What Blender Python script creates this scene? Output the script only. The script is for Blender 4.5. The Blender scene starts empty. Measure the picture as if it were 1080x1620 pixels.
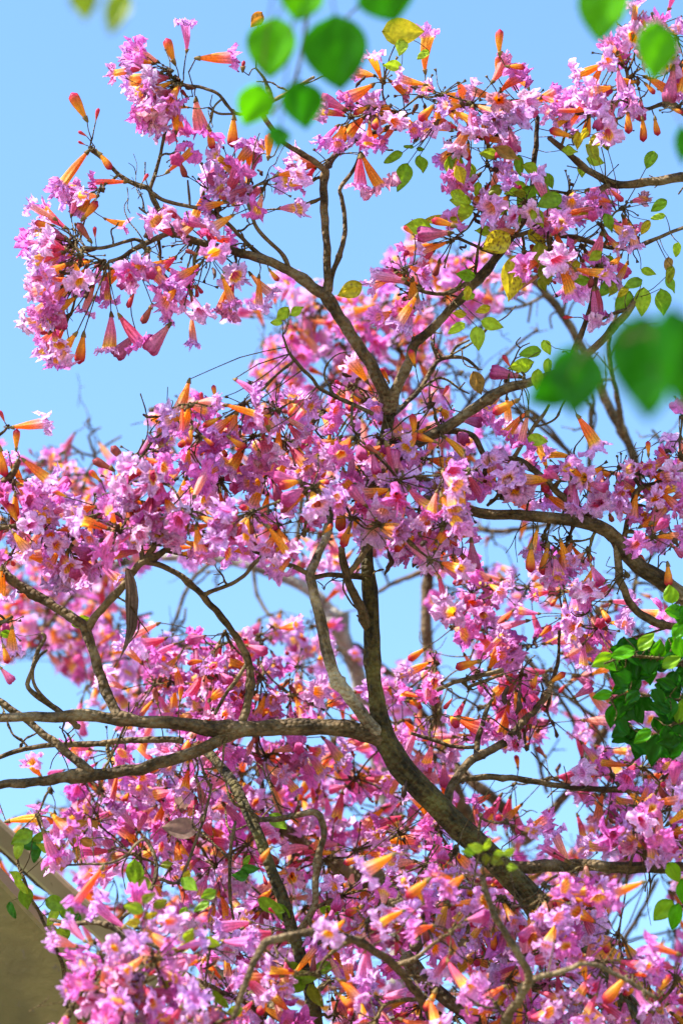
import bpy, math, random
import numpy as np
from mathutils import Vector, Matrix

# ------------------------------------------------------------------ camera, sky, sun, exposure
SC = bpy.context.scene
COL = SC.collection
PITCH = math.radians(31.0)
CAM = np.array([0.0, 0.0, 1.6])
LENS, FOCUS, FSTOP = 100.0, 5.0, 2.5
SUN_AZ, SUN_EL = math.radians(-122.0), math.radians(48.0)

cam_data = bpy.data.cameras.new('camera')
cam_data.sensor_fit = 'VERTICAL'
cam_data.sensor_height = 36.0
cam_data.lens = LENS
cam_data.clip_end = 5000.0
cam_data.dof.use_dof = True
cam_data.dof.focus_distance = FOCUS
cam_data.dof.aperture_fstop = FSTOP
cam = bpy.data.objects.new('camera', cam_data)
cam.location = CAM
cam.rotation_euler = (math.pi / 2 + PITCH, 0, 0)
COL.objects.link(cam)
SC.camera = cam

world = bpy.data.worlds.new('World')
SC.world = world
world.use_nodes = True
wn, wl = world.node_tree.nodes, world.node_tree.links
sky = wn.new('ShaderNodeTexSky')
sky.sky_type = 'NISHITA'
sky.sun_disc = False
sky.sun_elevation = SUN_EL
sky.sun_rotation = SUN_AZ
sky.air_density = 1.0
sky.dust_density = 0.3
sky.ozone_density = 1.5
hs = wn.new('ShaderNodeHueSaturation')
hs.inputs['Hue'].default_value = 0.497
hs.inputs['Saturation'].default_value = 1.12
bg = wn['Background']
bg.inputs['Strength'].default_value = 0.15
wl.new(sky.outputs[0], hs.inputs['Color'])
wl.new(hs.outputs[0], bg.inputs['Color'])

sun_data = bpy.data.lights.new('sun', 'SUN')
sun_data.energy = 4.8
sun_data.angle = math.radians(0.5)
sun_data.color = (1.0, 0.95, 0.87)
sun = bpy.data.objects.new('sun', sun_data)
SUN_DIR = Vector((math.sin(SUN_AZ) * math.cos(SUN_EL), math.cos(SUN_AZ) * math.cos(SUN_EL), math.sin(SUN_EL)))
sun.rotation_euler = SUN_DIR.to_track_quat('Z', 'Y').to_euler()
sun.location = (-4, -4, 12)
COL.objects.link(sun)

SC.view_settings.view_transform = 'Standard'
SC.view_settings.look = 'None'
SC.view_settings.exposure = 1.62
SC.view_settings.gamma = 1.0
SC.cycles.use_denoising = True
SC.cycles.max_bounces = 8
SC.cycles.diffuse_bounces = 5
SC.cycles.transmission_bounces = 5
SC.cycles.transparent_max_bounces = 4

# ------------------------------------------------------------------ helpers
R = np.random.RandomState(11)
RIGHT = np.array([1.0, 0, 0])
FWD = np.array([0, math.cos(PITCH), math.sin(PITCH)])
UP = np.array([0, -math.sin(PITCH), math.cos(PITCH)])
K = 36.0 / LENS / 1620.0          # metres per photo pixel per metre of depth


def P(x, y, d):
    """the point of the place seen at photo position x, y, at depth d along the view axis"""
    return CAM + d * (FWD + RIGHT * (x - 540) * K - UP * (y - 810) * K)


def proj(p):
    q = np.asarray(p) - CAM
    d = q @ FWD
    return 540 + (q @ RIGHT) / d / K, 810 - (q @ UP) / d / K, d


def unit(v):
    return v / (np.linalg.norm(v) + 1e-12)


def mesh_obj(name, V, F, mats, parent=None, col=None, smooth=True, mat_idx=None, origin=None, grain=None):
    """F: list of int arrays (n,3) or (n,4)"""
    me = bpy.data.meshes.new(name)
    V = np.asarray(V, dtype=np.float32)
    if origin is not None:
        V = V - np.asarray(origin, dtype=np.float32)
    faces = [np.asarray(f, dtype=np.int32) for f in F if len(f)]
    nl = sum(f.size for f in faces)
    npoly = sum(len(f) for f in faces)
    me.vertices.add(len(V))
    me.vertices.foreach_set('co', V.ravel())
    me.loops.add(nl)
    me.loops.foreach_set('vertex_index', np.concatenate([f.ravel() for f in faces]))
    me.polygons.add(npoly)
    tot = np.concatenate([np.full(len(f), f.shape[1], np.int32) for f in faces])
    st = np.concatenate([[0], np.cumsum(tot)[:-1]]).astype(np.int32)
    me.polygons.foreach_set('loop_start', st)
    me.polygons.foreach_set('use_smooth', np.full(npoly, smooth))
    for m in (mats if isinstance(mats, (list, tuple)) else [mats]):
        me.materials.append(m)
    if mat_idx is not None:
        me.polygons.foreach_set('material_index', np.asarray(mat_idx, np.int32))
    if col is not None:
        c = np.ones((len(V), 4), np.float32)
        c[:, :3] = col
        a = me.attributes.new('Col', 'FLOAT_COLOR', 'POINT')
        a.data.foreach_set('color', c.ravel())
    if grain is not None:
        g = np.zeros((len(V), 3), np.float32); g[:len(grain)] = grain
        me.attributes.new('grain', 'FLOAT_VECTOR', 'POINT').data.foreach_set('vector', g.ravel())
    me.update(calc_edges=True)
    o = bpy.data.objects.new(name, me)
    COL.objects.link(o)
    if origin is not None:
        o.location = origin
    if parent is not None:
        put_under(o, parent)
    return o


def put_under(o, parent):
    """parent keeps the child where it stands (things are only ever moved, never turned)"""
    w = o.location.copy()
    o.parent = parent
    o.location = w - parent.location


def thing(name, loc, label, cat, group=None):
    o = bpy.data.objects.new(name, None)
    o.empty_display_size = 0.2
    o.location = loc
    COL.objects.link(o)
    o['label'] = label
    o['category'] = cat
    if group:
        o['group'] = group
    return o


# ------------------------------------------------------------------ materials
def new_mat(name):
    m = bpy.data.materials.new(name)
    m.use_nodes = True
    nt = m.node_tree
    nt.nodes.clear()
    return m, nt.nodes, nt.links


def petal_material(name, trans, rough, vein_scale, vein_amt, gloss, inner=None):
    """thin coloured tissue: reflects and lets light through; the colour itself is a mesh attribute"""
    m, n, l = new_mat(name)
    out = n.new('ShaderNodeOutputMaterial')
    att = n.new('ShaderNodeAttribute'); att.attribute_name = 'Col'
    tc = n.new('ShaderNodeTexCoord')
    nz = n.new('ShaderNodeTexNoise'); nz.inputs['Scale'].default_value = vein_scale
    nz.inputs['Detail'].default_value = 3.0
    l.new(tc.outputs['Object'], nz.inputs['Vector'])
    mr = n.new('ShaderNodeMapRange')
    mr.inputs['From Min'].default_value = 0.3; mr.inputs['From Max'].default_value = 0.7
    mr.inputs['To Min'].default_value = 1.0 - vein_amt; mr.inputs['To Max'].default_value = 1.0 + vein_amt
    l.new(nz.outputs['Fac'], mr.inputs['Value'])
    mul = n.new('ShaderNodeVectorMath'); mul.operation = 'SCALE'
    l.new(att.outputs['Color'], mul.inputs[0]); l.new(mr.outputs[0], mul.inputs['Scale'])
    dif = n.new('ShaderNodeBsdfDiffuse'); tr = n.new('ShaderNodeBsdfTranslucent')
    gl = n.new('ShaderNodeBsdfGlossy'); gl.inputs['Roughness'].default_value = rough
    gl.inputs['Color'].default_value = (0.9, 0.9, 0.9, 1)
    hsn = n.new('ShaderNodeHueSaturation')
    hsn.inputs['Saturation'].default_value = 1.03
    hsn.inputs['Value'].default_value = 1.0
    l.new(mul.outputs[0], dif.inputs['Color']); l.new(mul.outputs[0], hsn.inputs['Color'])
    l.new(hsn.outputs[0], tr.inputs['Color'])
    bmp = n.new('ShaderNodeBump'); bmp.inputs['Strength'].default_value = 0.6; bmp.inputs['Distance'].default_value = 0.0015
    l.new(nz.outputs['Fac'], bmp.inputs['Height'])
    for s in (dif, gl):
        l.new(bmp.outputs[0], s.inputs['Normal'])
    m1 = n.new('ShaderNodeMixShader'); m1.inputs[0].default_value = trans
    l.new(dif.outputs[0], m1.inputs[1]); l.new(tr.outputs[0], m1.inputs[2])
    m2 = n.new('ShaderNodeMixShader'); m2.inputs[0].default_value = gloss
    l.new(m1.outputs[0], m2.inputs[1]); l.new(gl.outputs[0], m2.inputs[2])
    l.new(m2.outputs[0], out.inputs['Surface'])
    return m


def bark_material(name, dark, light, lichen, lichen_amt, scale=1.0):
    m, n, l = new_mat(name)
    out = n.new('ShaderNodeOutputMaterial')
    b = n.new('ShaderNodeBsdfPrincipled')
    b.inputs['Roughness'].default_value = 0.85
    b.inputs['Specular IOR Level'].default_value = 0.25
    tc = n.new('ShaderNodeTexCoord')
    big = n.new('ShaderNodeTexNoise'); big.inputs['Scale'].default_value = 18 * scale; big.inputs['Detail'].default_value = 5
    fine = n.new('ShaderNodeTexNoise'); fine.inputs['Scale'].default_value = 105 * scale; fine.inputs['Detail'].default_value = 6
    vor = n.new('ShaderNodeTexVoronoi'); vor.inputs['Scale'].default_value = 110 * scale
    for t in (big, fine, vor):
        l.new(tc.outputs['Object'], t.inputs['Vector'])
    ga = n.new('ShaderNodeAttribute'); ga.attribute_name = 'grain'
    gn = n.new('ShaderNodeTexNoise'); gn.inputs['Scale'].default_value = 120; gn.inputs['Detail'].default_value = 5; gn.inputs['Roughness'].default_value = 0.65
    l.new(ga.outputs['Vector'], gn.inputs['Vector'])
    fg = n.new('ShaderNodeMix'); fg.data_type = 'FLOAT'; fg.inputs['Factor'].default_value = 0.6
    l.new(fine.outputs['Fac'], fg.inputs['A']); l.new(gn.outputs['Fac'], fg.inputs['B'])
    mixf = n.new('ShaderNodeMath'); mixf.operation = 'MULTIPLY_ADD'
    mixf.inputs[1].default_value = 0.62; l.new(fg.outputs['Result'], mixf.inputs[0])
    bs = n.new('ShaderNodeMath'); bs.operation = 'MULTIPLY'; bs.inputs[1].default_value = 0.38
    l.new(big.outputs['Fac'], bs.inputs[0]); l.new(bs.outputs[0], mixf.inputs[2])
    rp = n.new('ShaderNodeValToRGB')
    rp.color_ramp.elements[0].position = 0.42; rp.color_ramp.elements[0].color = (*dark, 1)
    rp.color_ramp.elements[1].position = 0.57; rp.color_ramp.elements[1].color = (*light, 1)
    l.new(mixf.outputs[0], rp.inputs[0])
    lr = n.new('ShaderNodeMapRange')
    lr.inputs['From Min'].default_value = 0.52; lr.inputs['From Max'].default_value = 0.66
    lr.inputs['To Max'].default_value = lichen_amt
    l.new(big.outputs['Fac'], lr.inputs['Value'])
    mx = n.new('ShaderNodeMix'); mx.data_type = 'RGBA'
    l.new(lr.outputs[0], mx.inputs['Factor']); l.new(rp.outputs[0], mx.inputs['A']); mx.inputs['B'].default_value = (*lichen, 1)
    l.new(mx.outputs['Result'], b.inputs['Base Color'])
    bmp = n.new('ShaderNodeBump'); bmp.inputs['Strength'].default_value = 1.0; bmp.inputs['Distance'].default_value = 0.009
    add = n.new('ShaderNodeMath'); add.operation = 'SUBTRACT'
    l.new(fg.outputs['Result'], add.inputs[0]); l.new(vor.outputs['Distance'], add.inputs[1])
    l.new(add.outputs[0], bmp.inputs['Height']); l.new(bmp.outputs[0], b.inputs['Normal'])
    l.new(b.outputs[0], out.inputs['Surface'])
    return m


M_PETAL = petal_material('petal', 0.5, 0.5, 330, 0.26, 0.012)
M_BUD = petal_material('bud', 0.36, 0.45, 300, 0.16, 0.015)
M_LEAF = petal_material('leaf', 0.48, 0.4, 160, 0.25, 0.012)
M_GREEN = petal_material('broad_leaf', 0.5, 0.32, 70, 0.15, 0.008)
M_CALYX = petal_material('calyx', 0.1, 0.6, 300, 0.25, 0.02)
M_BARK = bark_material('bark', (0.036, 0.023, 0.009), (0.155, 0.10, 0.046), (0.27, 0.205, 0.115), 0.45)
M_SUNLIT = bark_material('sunlit_bark', (0.07, 0.05, 0.028), (0.30, 0.24, 0.15), (0.5, 0.43, 0.30), 0.7)  # same bark with sunlight painted in as paler colours, for one fork
M_MOSS = bark_material('mossy_bark', (0.016, 0.012, 0.004), (0.095, 0.07, 0.022), (0.14, 0.125, 0.03), 0.55)
M_PALE = bark_material('pale_bark', (0.17, 0.145, 0.11), (0.40, 0.36, 0.30), (0.5, 0.44, 0.34), 0.5)
M_TWIG = bark_material('twig_bark', (0.05, 0.03, 0.01), (0.17, 0.11, 0.04), (0.22, 0.18, 0.06), 0.5, 2.0)
M_DRY = petal_material('dry_leaf', 0.25, 0.6, 200, 0.3, 0.02)

# ------------------------------------------------------------------ tubes (limbs, twigs, stalks)
def catmull(pts, step):
    pts = np.asarray(pts, float)
    if len(pts) > 3:                 # keep some of the angle at each joint of a limb
        a, b = pts[:-1], pts[1:]
        pts = np.vstack([pts[:1], np.stack([a * 0.78 + b * 0.22, a * 0.25 + b * 0.75], 1).reshape(-1, pts.shape[1]), pts[-1:]])
    if len(pts) == 2:
        n = max(2, int(np.linalg.norm(pts[1, :3] - pts[0, :3]) / step) + 1)
        t = np.linspace(0, 1, n)[:, None]
        return pts[0] * (1 - t) + pts[1] * t
    q = np.vstack([2 * pts[0] - pts[1], pts, 2 * pts[-1] - pts[-2]])
    out = []
    for i in range(1, len(q) - 2):
        p0, p1, p2, p3 = q[i - 1], q[i], q[i + 1], q[i + 2]
        n = max(2, int(np.linalg.norm(p2[:3] - p1[:3]) / step))
        t = np.linspace(0, 1, n, endpoint=False)[:, None]
        out.append(0.5 * (2 * p1 + (p2 - p0) * t + (2 * p0 - 5 * p1 + 4 * p2 - p3) * t * t + (3 * p1 - p0 - 3 * p2 + p3) * t ** 3))
    out.append(pts[-1:])
    return np.vstack(out)


def tube(pts, sides, rng, rough=0.08, wob=0.0, step=0.012, knots=0):
    """pts: rows x, y, z, r.  Returns V, F, samples."""
    c = catmull(pts, step)
    c[:, 3] = np.maximum(c[:, 3], 0.0004)
    n = len(c)
    if wob > 0 and n > 6:
        kk = np.hanning(7); kk /= kk.sum()
        for ax in range(3):
            w = np.convolve(rng.normal(0, 1, n + 6), kk, 'valid')
            w[0] = 0; w[-1] = 0
            c[:, ax] += w * wob * c[:, 3]
    for _ in range(knots):
        i = rng.randint(0, n)
        w = np.exp(-((np.arange(n) - i) / rng.uniform(0.7, 1.6)) ** 2)
        c[:, 3] *= 1 + w * rng.uniform(0.12, 0.38)
    T = np.gradient(c[:, :3], axis=0)
    T /= np.linalg.norm(T, axis=1)[:, None] + 1e-12
    a = unit(np.cross(T[0], [0.31, 0.2, 0.93]))
    ang = np.linspace(0, 2 * np.pi, sides, endpoint=False)
    V = np.empty((n, sides, 3))
    noise = rng.normal(0, 1, (n, sides))
    if n > 4:
        noise = (noise + np.roll(noise, 1, 0) + np.roll(noise, -1, 0)) / 1.8
    for i in range(n):
        a = unit(a - T[i] * (a @ T[i]))
        b = np.cross(T[i], a)
        r = c[i, 3] * (1 + rough * noise[i])
        V[i] = c[i, :3] + (np.cos(ang) * r)[:, None] * a + (np.sin(ang) * r)[:, None] * b
    idx = np.arange(n * sides).reshape(n, sides)
    F = np.stack([idx[:-1], np.roll(idx[:-1], -1, 1), np.roll(idx[1:], -1, 1), idx[1:]], -1).reshape(-1, 4)
    V = V.reshape(-1, 3)
    V = np.vstack([V, c[0, :3], c[-1, :3] + T[-1] * c[-1, 3] * 0.5])
    k0, k1 = n * sides, n * sides + 1
    cap = [[k0, (j + 1) % sides, j] for j in range(sides)] + [[k1, (n - 1) * sides + j, (n - 1) * sides + (j + 1) % sides] for j in range(sides)]
    return V, F, np.array(cap), c


def grain_of(c, sides):
    """limb coordinates stretched lengthwise, for the grain of the bark"""
    ang = np.linspace(0, 2 * np.pi, sides, endpoint=False)
    ln = np.concatenate([[0], np.cumsum(np.linalg.norm(np.diff(c[:, :3], axis=0), axis=1))])
    r = np.maximum(c[:, 3], 0.003)
    return np.stack([np.cos(ang)[None] * r[:, None], np.sin(ang)[None] * r[:, None], np.repeat(ln[:, None] * 0.22 + c[0, 0] * 3, sides, 1)], -1).reshape(-1, 3)


class Soup:
    """collects many small pieces into one mesh"""
    def __init__(self):
        self.V, self.Q, self.T, self.C, self.n = [], [], [], [], 0

    def add(self, V, Q=None, T=None, col=None):
        if Q is not None and len(Q): self.Q.append(np.asarray(Q) + self.n)
        if T is not None and len(T): self.T.append(np.asarray(T) + self.n)
        self.V.append(V); self.n += len(V)
        if col is not None: self.C.append(np.broadcast_to(col, (len(V), 3)))

    def build(self, name, mats, parent=None, origin=None):
        if not self.V: return None
        F = ([np.vstack(self.Q)] if self.Q else []) + ([np.vstack(self.T)] if self.T else [])
        return mesh_obj(name, np.vstack(self.V), F, mats, parent, np.vstack(self.C) if self.C else None, origin=origin)


# ------------------------------------------------------------------ flower, bud and leaf shapes
def tri(a, b, t):
    return np.asarray(a) * (1 - t) + np.asarray(b) * t


LOBE_COLS = [(0.80, 0.40, 0.82), (0.77, 0.35, 0.79), (0.83, 0.44, 0.83), (0.80, 0.18, 0.60), (0.82, 0.32, 0.73), (0.85, 0.48, 0.83), (0.76, 0.39, 0.82), (0.80, 0.25, 0.69), (0.82, 0.42, 0.80)]
TUBE_COLS = {'o': [(0.95, 0.36, 0.025), (0.92, 0.28, 0.035), (0.95, 0.42, 0.04), (0.88, 0.20, 0.05)],
             'f': [(0.82, 0.26, 0.46), (0.86, 0.36, 0.28), (0.78, 0.20, 0.48), (0.90, 0.38, 0.16), (0.72, 0.10, 0.20)]}


def make_flower(kind, rng, na=60, lod=0):
    """trumpet flower, calyx end at the origin, mouth along +Z, about 7 cm: one crumpled sheet from calyx to lobe edge"""
    if lod: na = 25
    L = rng.uniform(0.048, 0.060)
    phi = np.linspace(0, 2 * np.pi, na, endpoint=False)
    tub = np.linspace(0, 1, 6 if lod else 10)
    prof = np.interp(tub, [0, 0.1, 0.3, 0.6, 0.85, 1.0], [0.0020, 0.0026, 0.0048, 0.0080, 0.0094, 0.0102]) * rng.uniform(0.88, 1.12)
    bend = rng.uniform(0.1, 0.6)
    squash = rng.uniform(0.45, 0.85)
    lobec = np.array(LOBE_COLS[rng.randint(len(LOBE_COLS))]) * rng.uniform(0.92, 1.06)
    tubec = np.array(TUBE_COLS[kind][rng.randint(len(TUBE_COLS[kind]))])
    yel = np.array([0.95, 0.54, 0.07]) if rng.rand() < 0.45 else tri(tubec, lobec, 0.5)
    fresh = rng.uniform(0, 1)
    rows, cols = [], []
    for t, r in zip(tub, prof):
        rib = 1 + 0.13 * t * np.cos(5 * phi) + 0.05 * t * np.sin(3 * phi + fresh * 6)
        sq = 1 - (1 - squash) * t
        x, y = np.cos(phi) * r * rib * (1 + 0.3 * (1 - sq)), np.sin(phi) * r * rib * sq
        rows.append(np.stack([x + bend * 0.02 * t * t, y, np.full(na, t * L)], -1))
        stripe = 0.5 + 0.5 * np.cos(10 * phi + 1.0)
        base = tri(tubec, yel, np.clip((t - 0.6) / 0.4, 0, 1))[None, :].repeat(na, 0)
        cols.append(base * (1 - 0.32 * stripe[:, None] ** 2 * (0.3 + t)) * (1 + rng.normal(0, 0.06, (na, 1))))
    ns = 5 if lod else 8
    lob = 2.5 * (phi + 0.12 * np.sin(phi + fresh * 9))
    lobe = np.abs(np.cos(lob)) ** 0.5                     # 1 in mid-lobe, 0 at a notch
    li = np.round(phi / (2 * np.pi / 5)).astype(int) % 5
    within = phi / (2 * np.pi / 5) - np.round(phi / (2 * np.pi / 5))     # -.5 .. .5 across a lobe
    seed = rng.uniform(0, 6.28, 10)
    open_ = rng.uniform(0.2, 0.85)
    lob_len = rng.uniform(0.016, 0.027, 5)[li]
    lob_flex = (rng.uniform(-0.7, 0.9, 5) + np.array([0.3, 0.0, -0.2, -0.2, 0.0]))[li]
    lob_tw = rng.uniform(-0.9, 0.9, 5)[li] * within * 2
    lob_fold = rng.uniform(-0.2, 0.9, 5)[li]
    e = np.hanning(5); e /= e.sum()
    sm = lambda q: np.convolve(np.concatenate([q[-2:], q, q[:2]]), e, 'valid')
    lob_len, lob_flex = sm(lob_len), sm(lob_flex)
    f1, f2, f3 = rng.randint(11, 16), rng.randint(19, 27), rng.randint(6, 9)
    amp = rng.uniform(0.7, 1.5)
    if rng.rand() < 0.25:            # half open
        open_ *= 0.3; lob_len = lob_len * 0.65; lob_flex = lob_flex * 0.5
    for s in np.linspace(0, 1, ns + 1)[1:]:
        ext = lob_len * (0.30 + 0.70 * lobe) * s
        fl = open_ + lob_flex * s + 0.7 * s + lob_tw * s - lob_fold * (np.abs(within) * 2) * s
        ruff = amp * s ** 1.3 * (0.0042 * np.sin(f1 * phi + seed[0] + 2 * s) + 0.0032 * np.sin(f2 * phi + seed[1] + 4 * s) + 0.003 * np.sin(f3 * phi + seed[2] - 3 * s)) * (0.5 + 0.5 * lobe)
        rr = prof[-1] + ext * np.sin(fl) + ruff * np.cos(fl) * 0.8
        zz = L + ext * np.cos(fl) + ruff * np.sin(np.clip(fl, 0.4, 1.6))
        tw = 0.10 * s * np.sin(10 * phi + seed[3]) + 0.06 * s * np.sin(25 * phi + seed[5])
        sq = squash * (1 - s) + (0.75 + 0.25 * squash) * s
        rows.append(np.stack([np.cos(phi + tw) * rr * (1 + 0.3 * (1 - squash) * (1 - s)) + bend * 0.02, np.sin(phi + tw) * rr * sq, zz], -1) + rng.normal(0, 0.0012 * s, (na, 3)))
        c = tri(yel, lobec, min(1, s * 2.6))[None, :].repeat(na, 0)
        c = c * (1 + 0.14 * np.sin(20 * phi + seed[4])[:, None] * s + rng.normal(0, 0.05, (na, 1)))
        c[:, 1] *= 1 + 0.3 * (s - 0.6)
        cols.append(c)
    V = np.vstack(rows); C = np.vstack(cols)
    n = len(rows)
    idx = np.arange(n * na).reshape(n, na)
    Q = np.stack([idx[:-1], np.roll(idx[:-1], -1, 1), np.roll(idx[1:], -1, 1), idx[1:]], -1).reshape(-1, 4)
    return V, Q, np.clip(C, 0.004, 0.95)


def make_closed(rng, na=20):
    """a spent flower: the pink tube alone, pinched at its mouth"""
    t = np.linspace(0, 1, 10)
    r = np.interp(t, [0, .1, .35, .7, .9, 1], [.0022, .003, .006, .0105, .012, .0095]) * rng.uniform(0.9, 1.1)
    L = rng.uniform(0.045, 0.056)
    return lathe_rows(t, r, L, na, rng, [(0, (0.78, 0.33, 0.30)), (0.4, (0.78, 0.22, 0.40)), (0.85, (0.70, 0.16, 0.42)), (1, (0.55, 0.06, 0.25))], 0.18, 0.0012)


def make_bud(rng, size, tone, na=14):
    t = np.linspace(0, 1, 10)
    r = np.interp(t, [0, .08, .3, .6, .85, .95, 1], [.0015, .0021, .0042, .0068, .0074, .0056, .001]) * size / 0.042 * rng.uniform(0.9, 1.1)
    ramps = {'orange': [(0, (0.80, 0.30, 0.03)), (0.45, (0.90, 0.36, 0.025)), (0.7, (0.80, 0.20, 0.03)), (0.86, (0.55, 0.03, 0.05)), (1, (0.42, 0.012, 0.10))],
             'red': [(0, (0.62, 0.14, 0.05)), (0.5, (0.66, 0.07, 0.07)), (1, (0.46, 0.01, 0.08))],
             'dark': [(0, (0.55, 0.20, 0.10)), (0.5, (0.45, 0.11, 0.08)), (1, (0.25, 0.03, 0.05))]}
    return lathe_rows(t, r, size, na, rng, ramps[tone], 0.08, 0.0004)


def lathe_rows(t, r, L, na, rng, ramp, rib, crumple):
    phi = np.linspace(0, 2 * np.pi, na, endpoint=False)
    bend = rng.uniform(-0.25, 0.25)
    V, C = [], []
    pos = [k[0] for k in ramp]
    for a, b in zip(t, r):
        rr = b * (1 + rib * a * np.cos(5 * phi))
        V.append(np.stack([np.cos(phi) * rr + bend * L * a * a * 0.5, np.sin(phi) * rr, np.full(na, a * L) + rng.normal(0, crumple * a, na)], -1))
        c = np.array([np.interp(a, pos, [k[1][i] for k in ramp]) for i in range(3)])
        C.append(c[None, :] * (1 - 0.26 * (0.5 + 0.5 * np.cos(10 * phi))[:, None]) * (1 + rng.normal(0, 0.06, (na, 1))))
    V = np.vstack(V + [V[-1].mean(0)[None]]); C = np.vstack(C + [C[-1].mean(0)[None]])
    n = len(t)
    idx = np.arange(n * na).reshape(n, na)
    Q = np.stack([idx[:-1], np.roll(idx[:-1], -1, 1), np.roll(idx[1:], -1, 1), idx[1:]], -1).reshape(-1, 4)
    T = np.stack([idx[-1], np.roll(idx[-1], -1), np.full(na, n * na)], -1)
    return V, Q, np.clip(C, 0.004, 0.95), T


def make_calyx(rng, na=8):
    t = np.linspace(0, 1, 5)
    r = np.interp(t, [0, .3, .7, 1], [.0012, .0026, .0038, .0044])
    return lathe_rows(t, r, 0.010, na, rng, [(0, (0.16, 0.12, 0.03)), (0.6, (0.20, 0.13, 0.035)), (1, (0.30, 0.16, 0.05))], 0.2, 0.0003)


def make_leaf(L, W, rng, c0, c1, blotch=0.0, nu=9, nv=6, tip=0.25, curl=0.5):
    """a leaf from its stalk end along +Z, face to +Y"""
    u = np.linspace(0, 1, nu); v = np.linspace(-1, 1, nv + 1)
    w = W * np.sin(np.pi * u ** 0.8) ** 0.8 * (1 - tip * u ** 4)
    w[0] = W * 0.03; w[-1] = 0.0005
    fold = rng.uniform(0.1, 0.4); bow = rng.uniform(-curl, curl) * L * 0.4
    V, C = [], []
    for a, ww in zip(u, w):
        x = v * ww
        y = np.abs(v) * ww * fold + bow * a * a + 0.002 * np.sin(7 * a + 5 * v)
        V.append(np.stack([x, y, np.full(nv + 1, a * L)], -1))
        cc = tri(np.asarray(c0), np.asarray(c1), np.clip(a * 0.6 + 0.4 * rng.rand(), 0, 1))[None].repeat(nv + 1, 0)
        cc = cc * (1 + 0.22 * np.exp(-(v / 0.12) ** 2))[:, None]
        if blotch:
            k = rng.rand(nv + 1) < blotch
            cc[k] = (0.16, 0.085, 0.02)
        C.append(cc)
    idx = np.arange(nu * (nv + 1)).reshape(nu, nv + 1)
    Q = np.stack([idx[:-1, :-1], idx[:-1, 1:], idx[1:, 1:], idx[1:, :-1]], -1).reshape(-1, 4)
    return np.vstack(V), Q, np.clip(np.vstack(C), 0.004, 0.9)


def frame(axis, roll, up_hint=None):
    z = unit(np.asarray(axis, float))
    h = np.array([0, 0, 1.0]) if up_hint is None else np.asarray(up_hint, float)
    if abs(z @ unit(h)) > 0.97: h = np.array([0.3, 1, 0.1])
    x = unit(np.cross(h, z)); y = np.cross(z, x)
    c, s = math.cos(roll), math.sin(roll)
    return np.stack([x * c + y * s, -x * s + y * c, z], 1)      # columns


RV = np.random.RandomState(5)
VAR = {'o': [make_flower('o', RV) for _ in range(18)], 'f': [make_flower('f', RV) for _ in range(30)],
       'c': [make_closed(RV) for _ in range(6)],
       'b': [make_bud(RV, s, 'orange') for s in (0.036, 0.04, 0.044, 0.047)],
       'r': [make_bud(RV, s, 'red') for s in (0.016, 0.02, 0.025)],
       'd': [make_bud(RV, s, 'dark') for s in (0.034, 0.042)]}
LOW = {'o': [make_flower('o', RV, lod=1) for _ in range(8)], 'f': [make_flower('f', RV, lod=1) for _ in range(14)]}
CALYX = make_calyx(RV)
SHARED = {}


def shared_mesh(key, name, V, Q, T, C, mat):
    if key not in SHARED:
        o = mesh_obj(name, V, [Q] + ([T] if T is not None else []), mat, None, C)
        SHARED[key] = o.data
        bpy.data.objects.remove(o)
    return SHARED[key]


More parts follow.
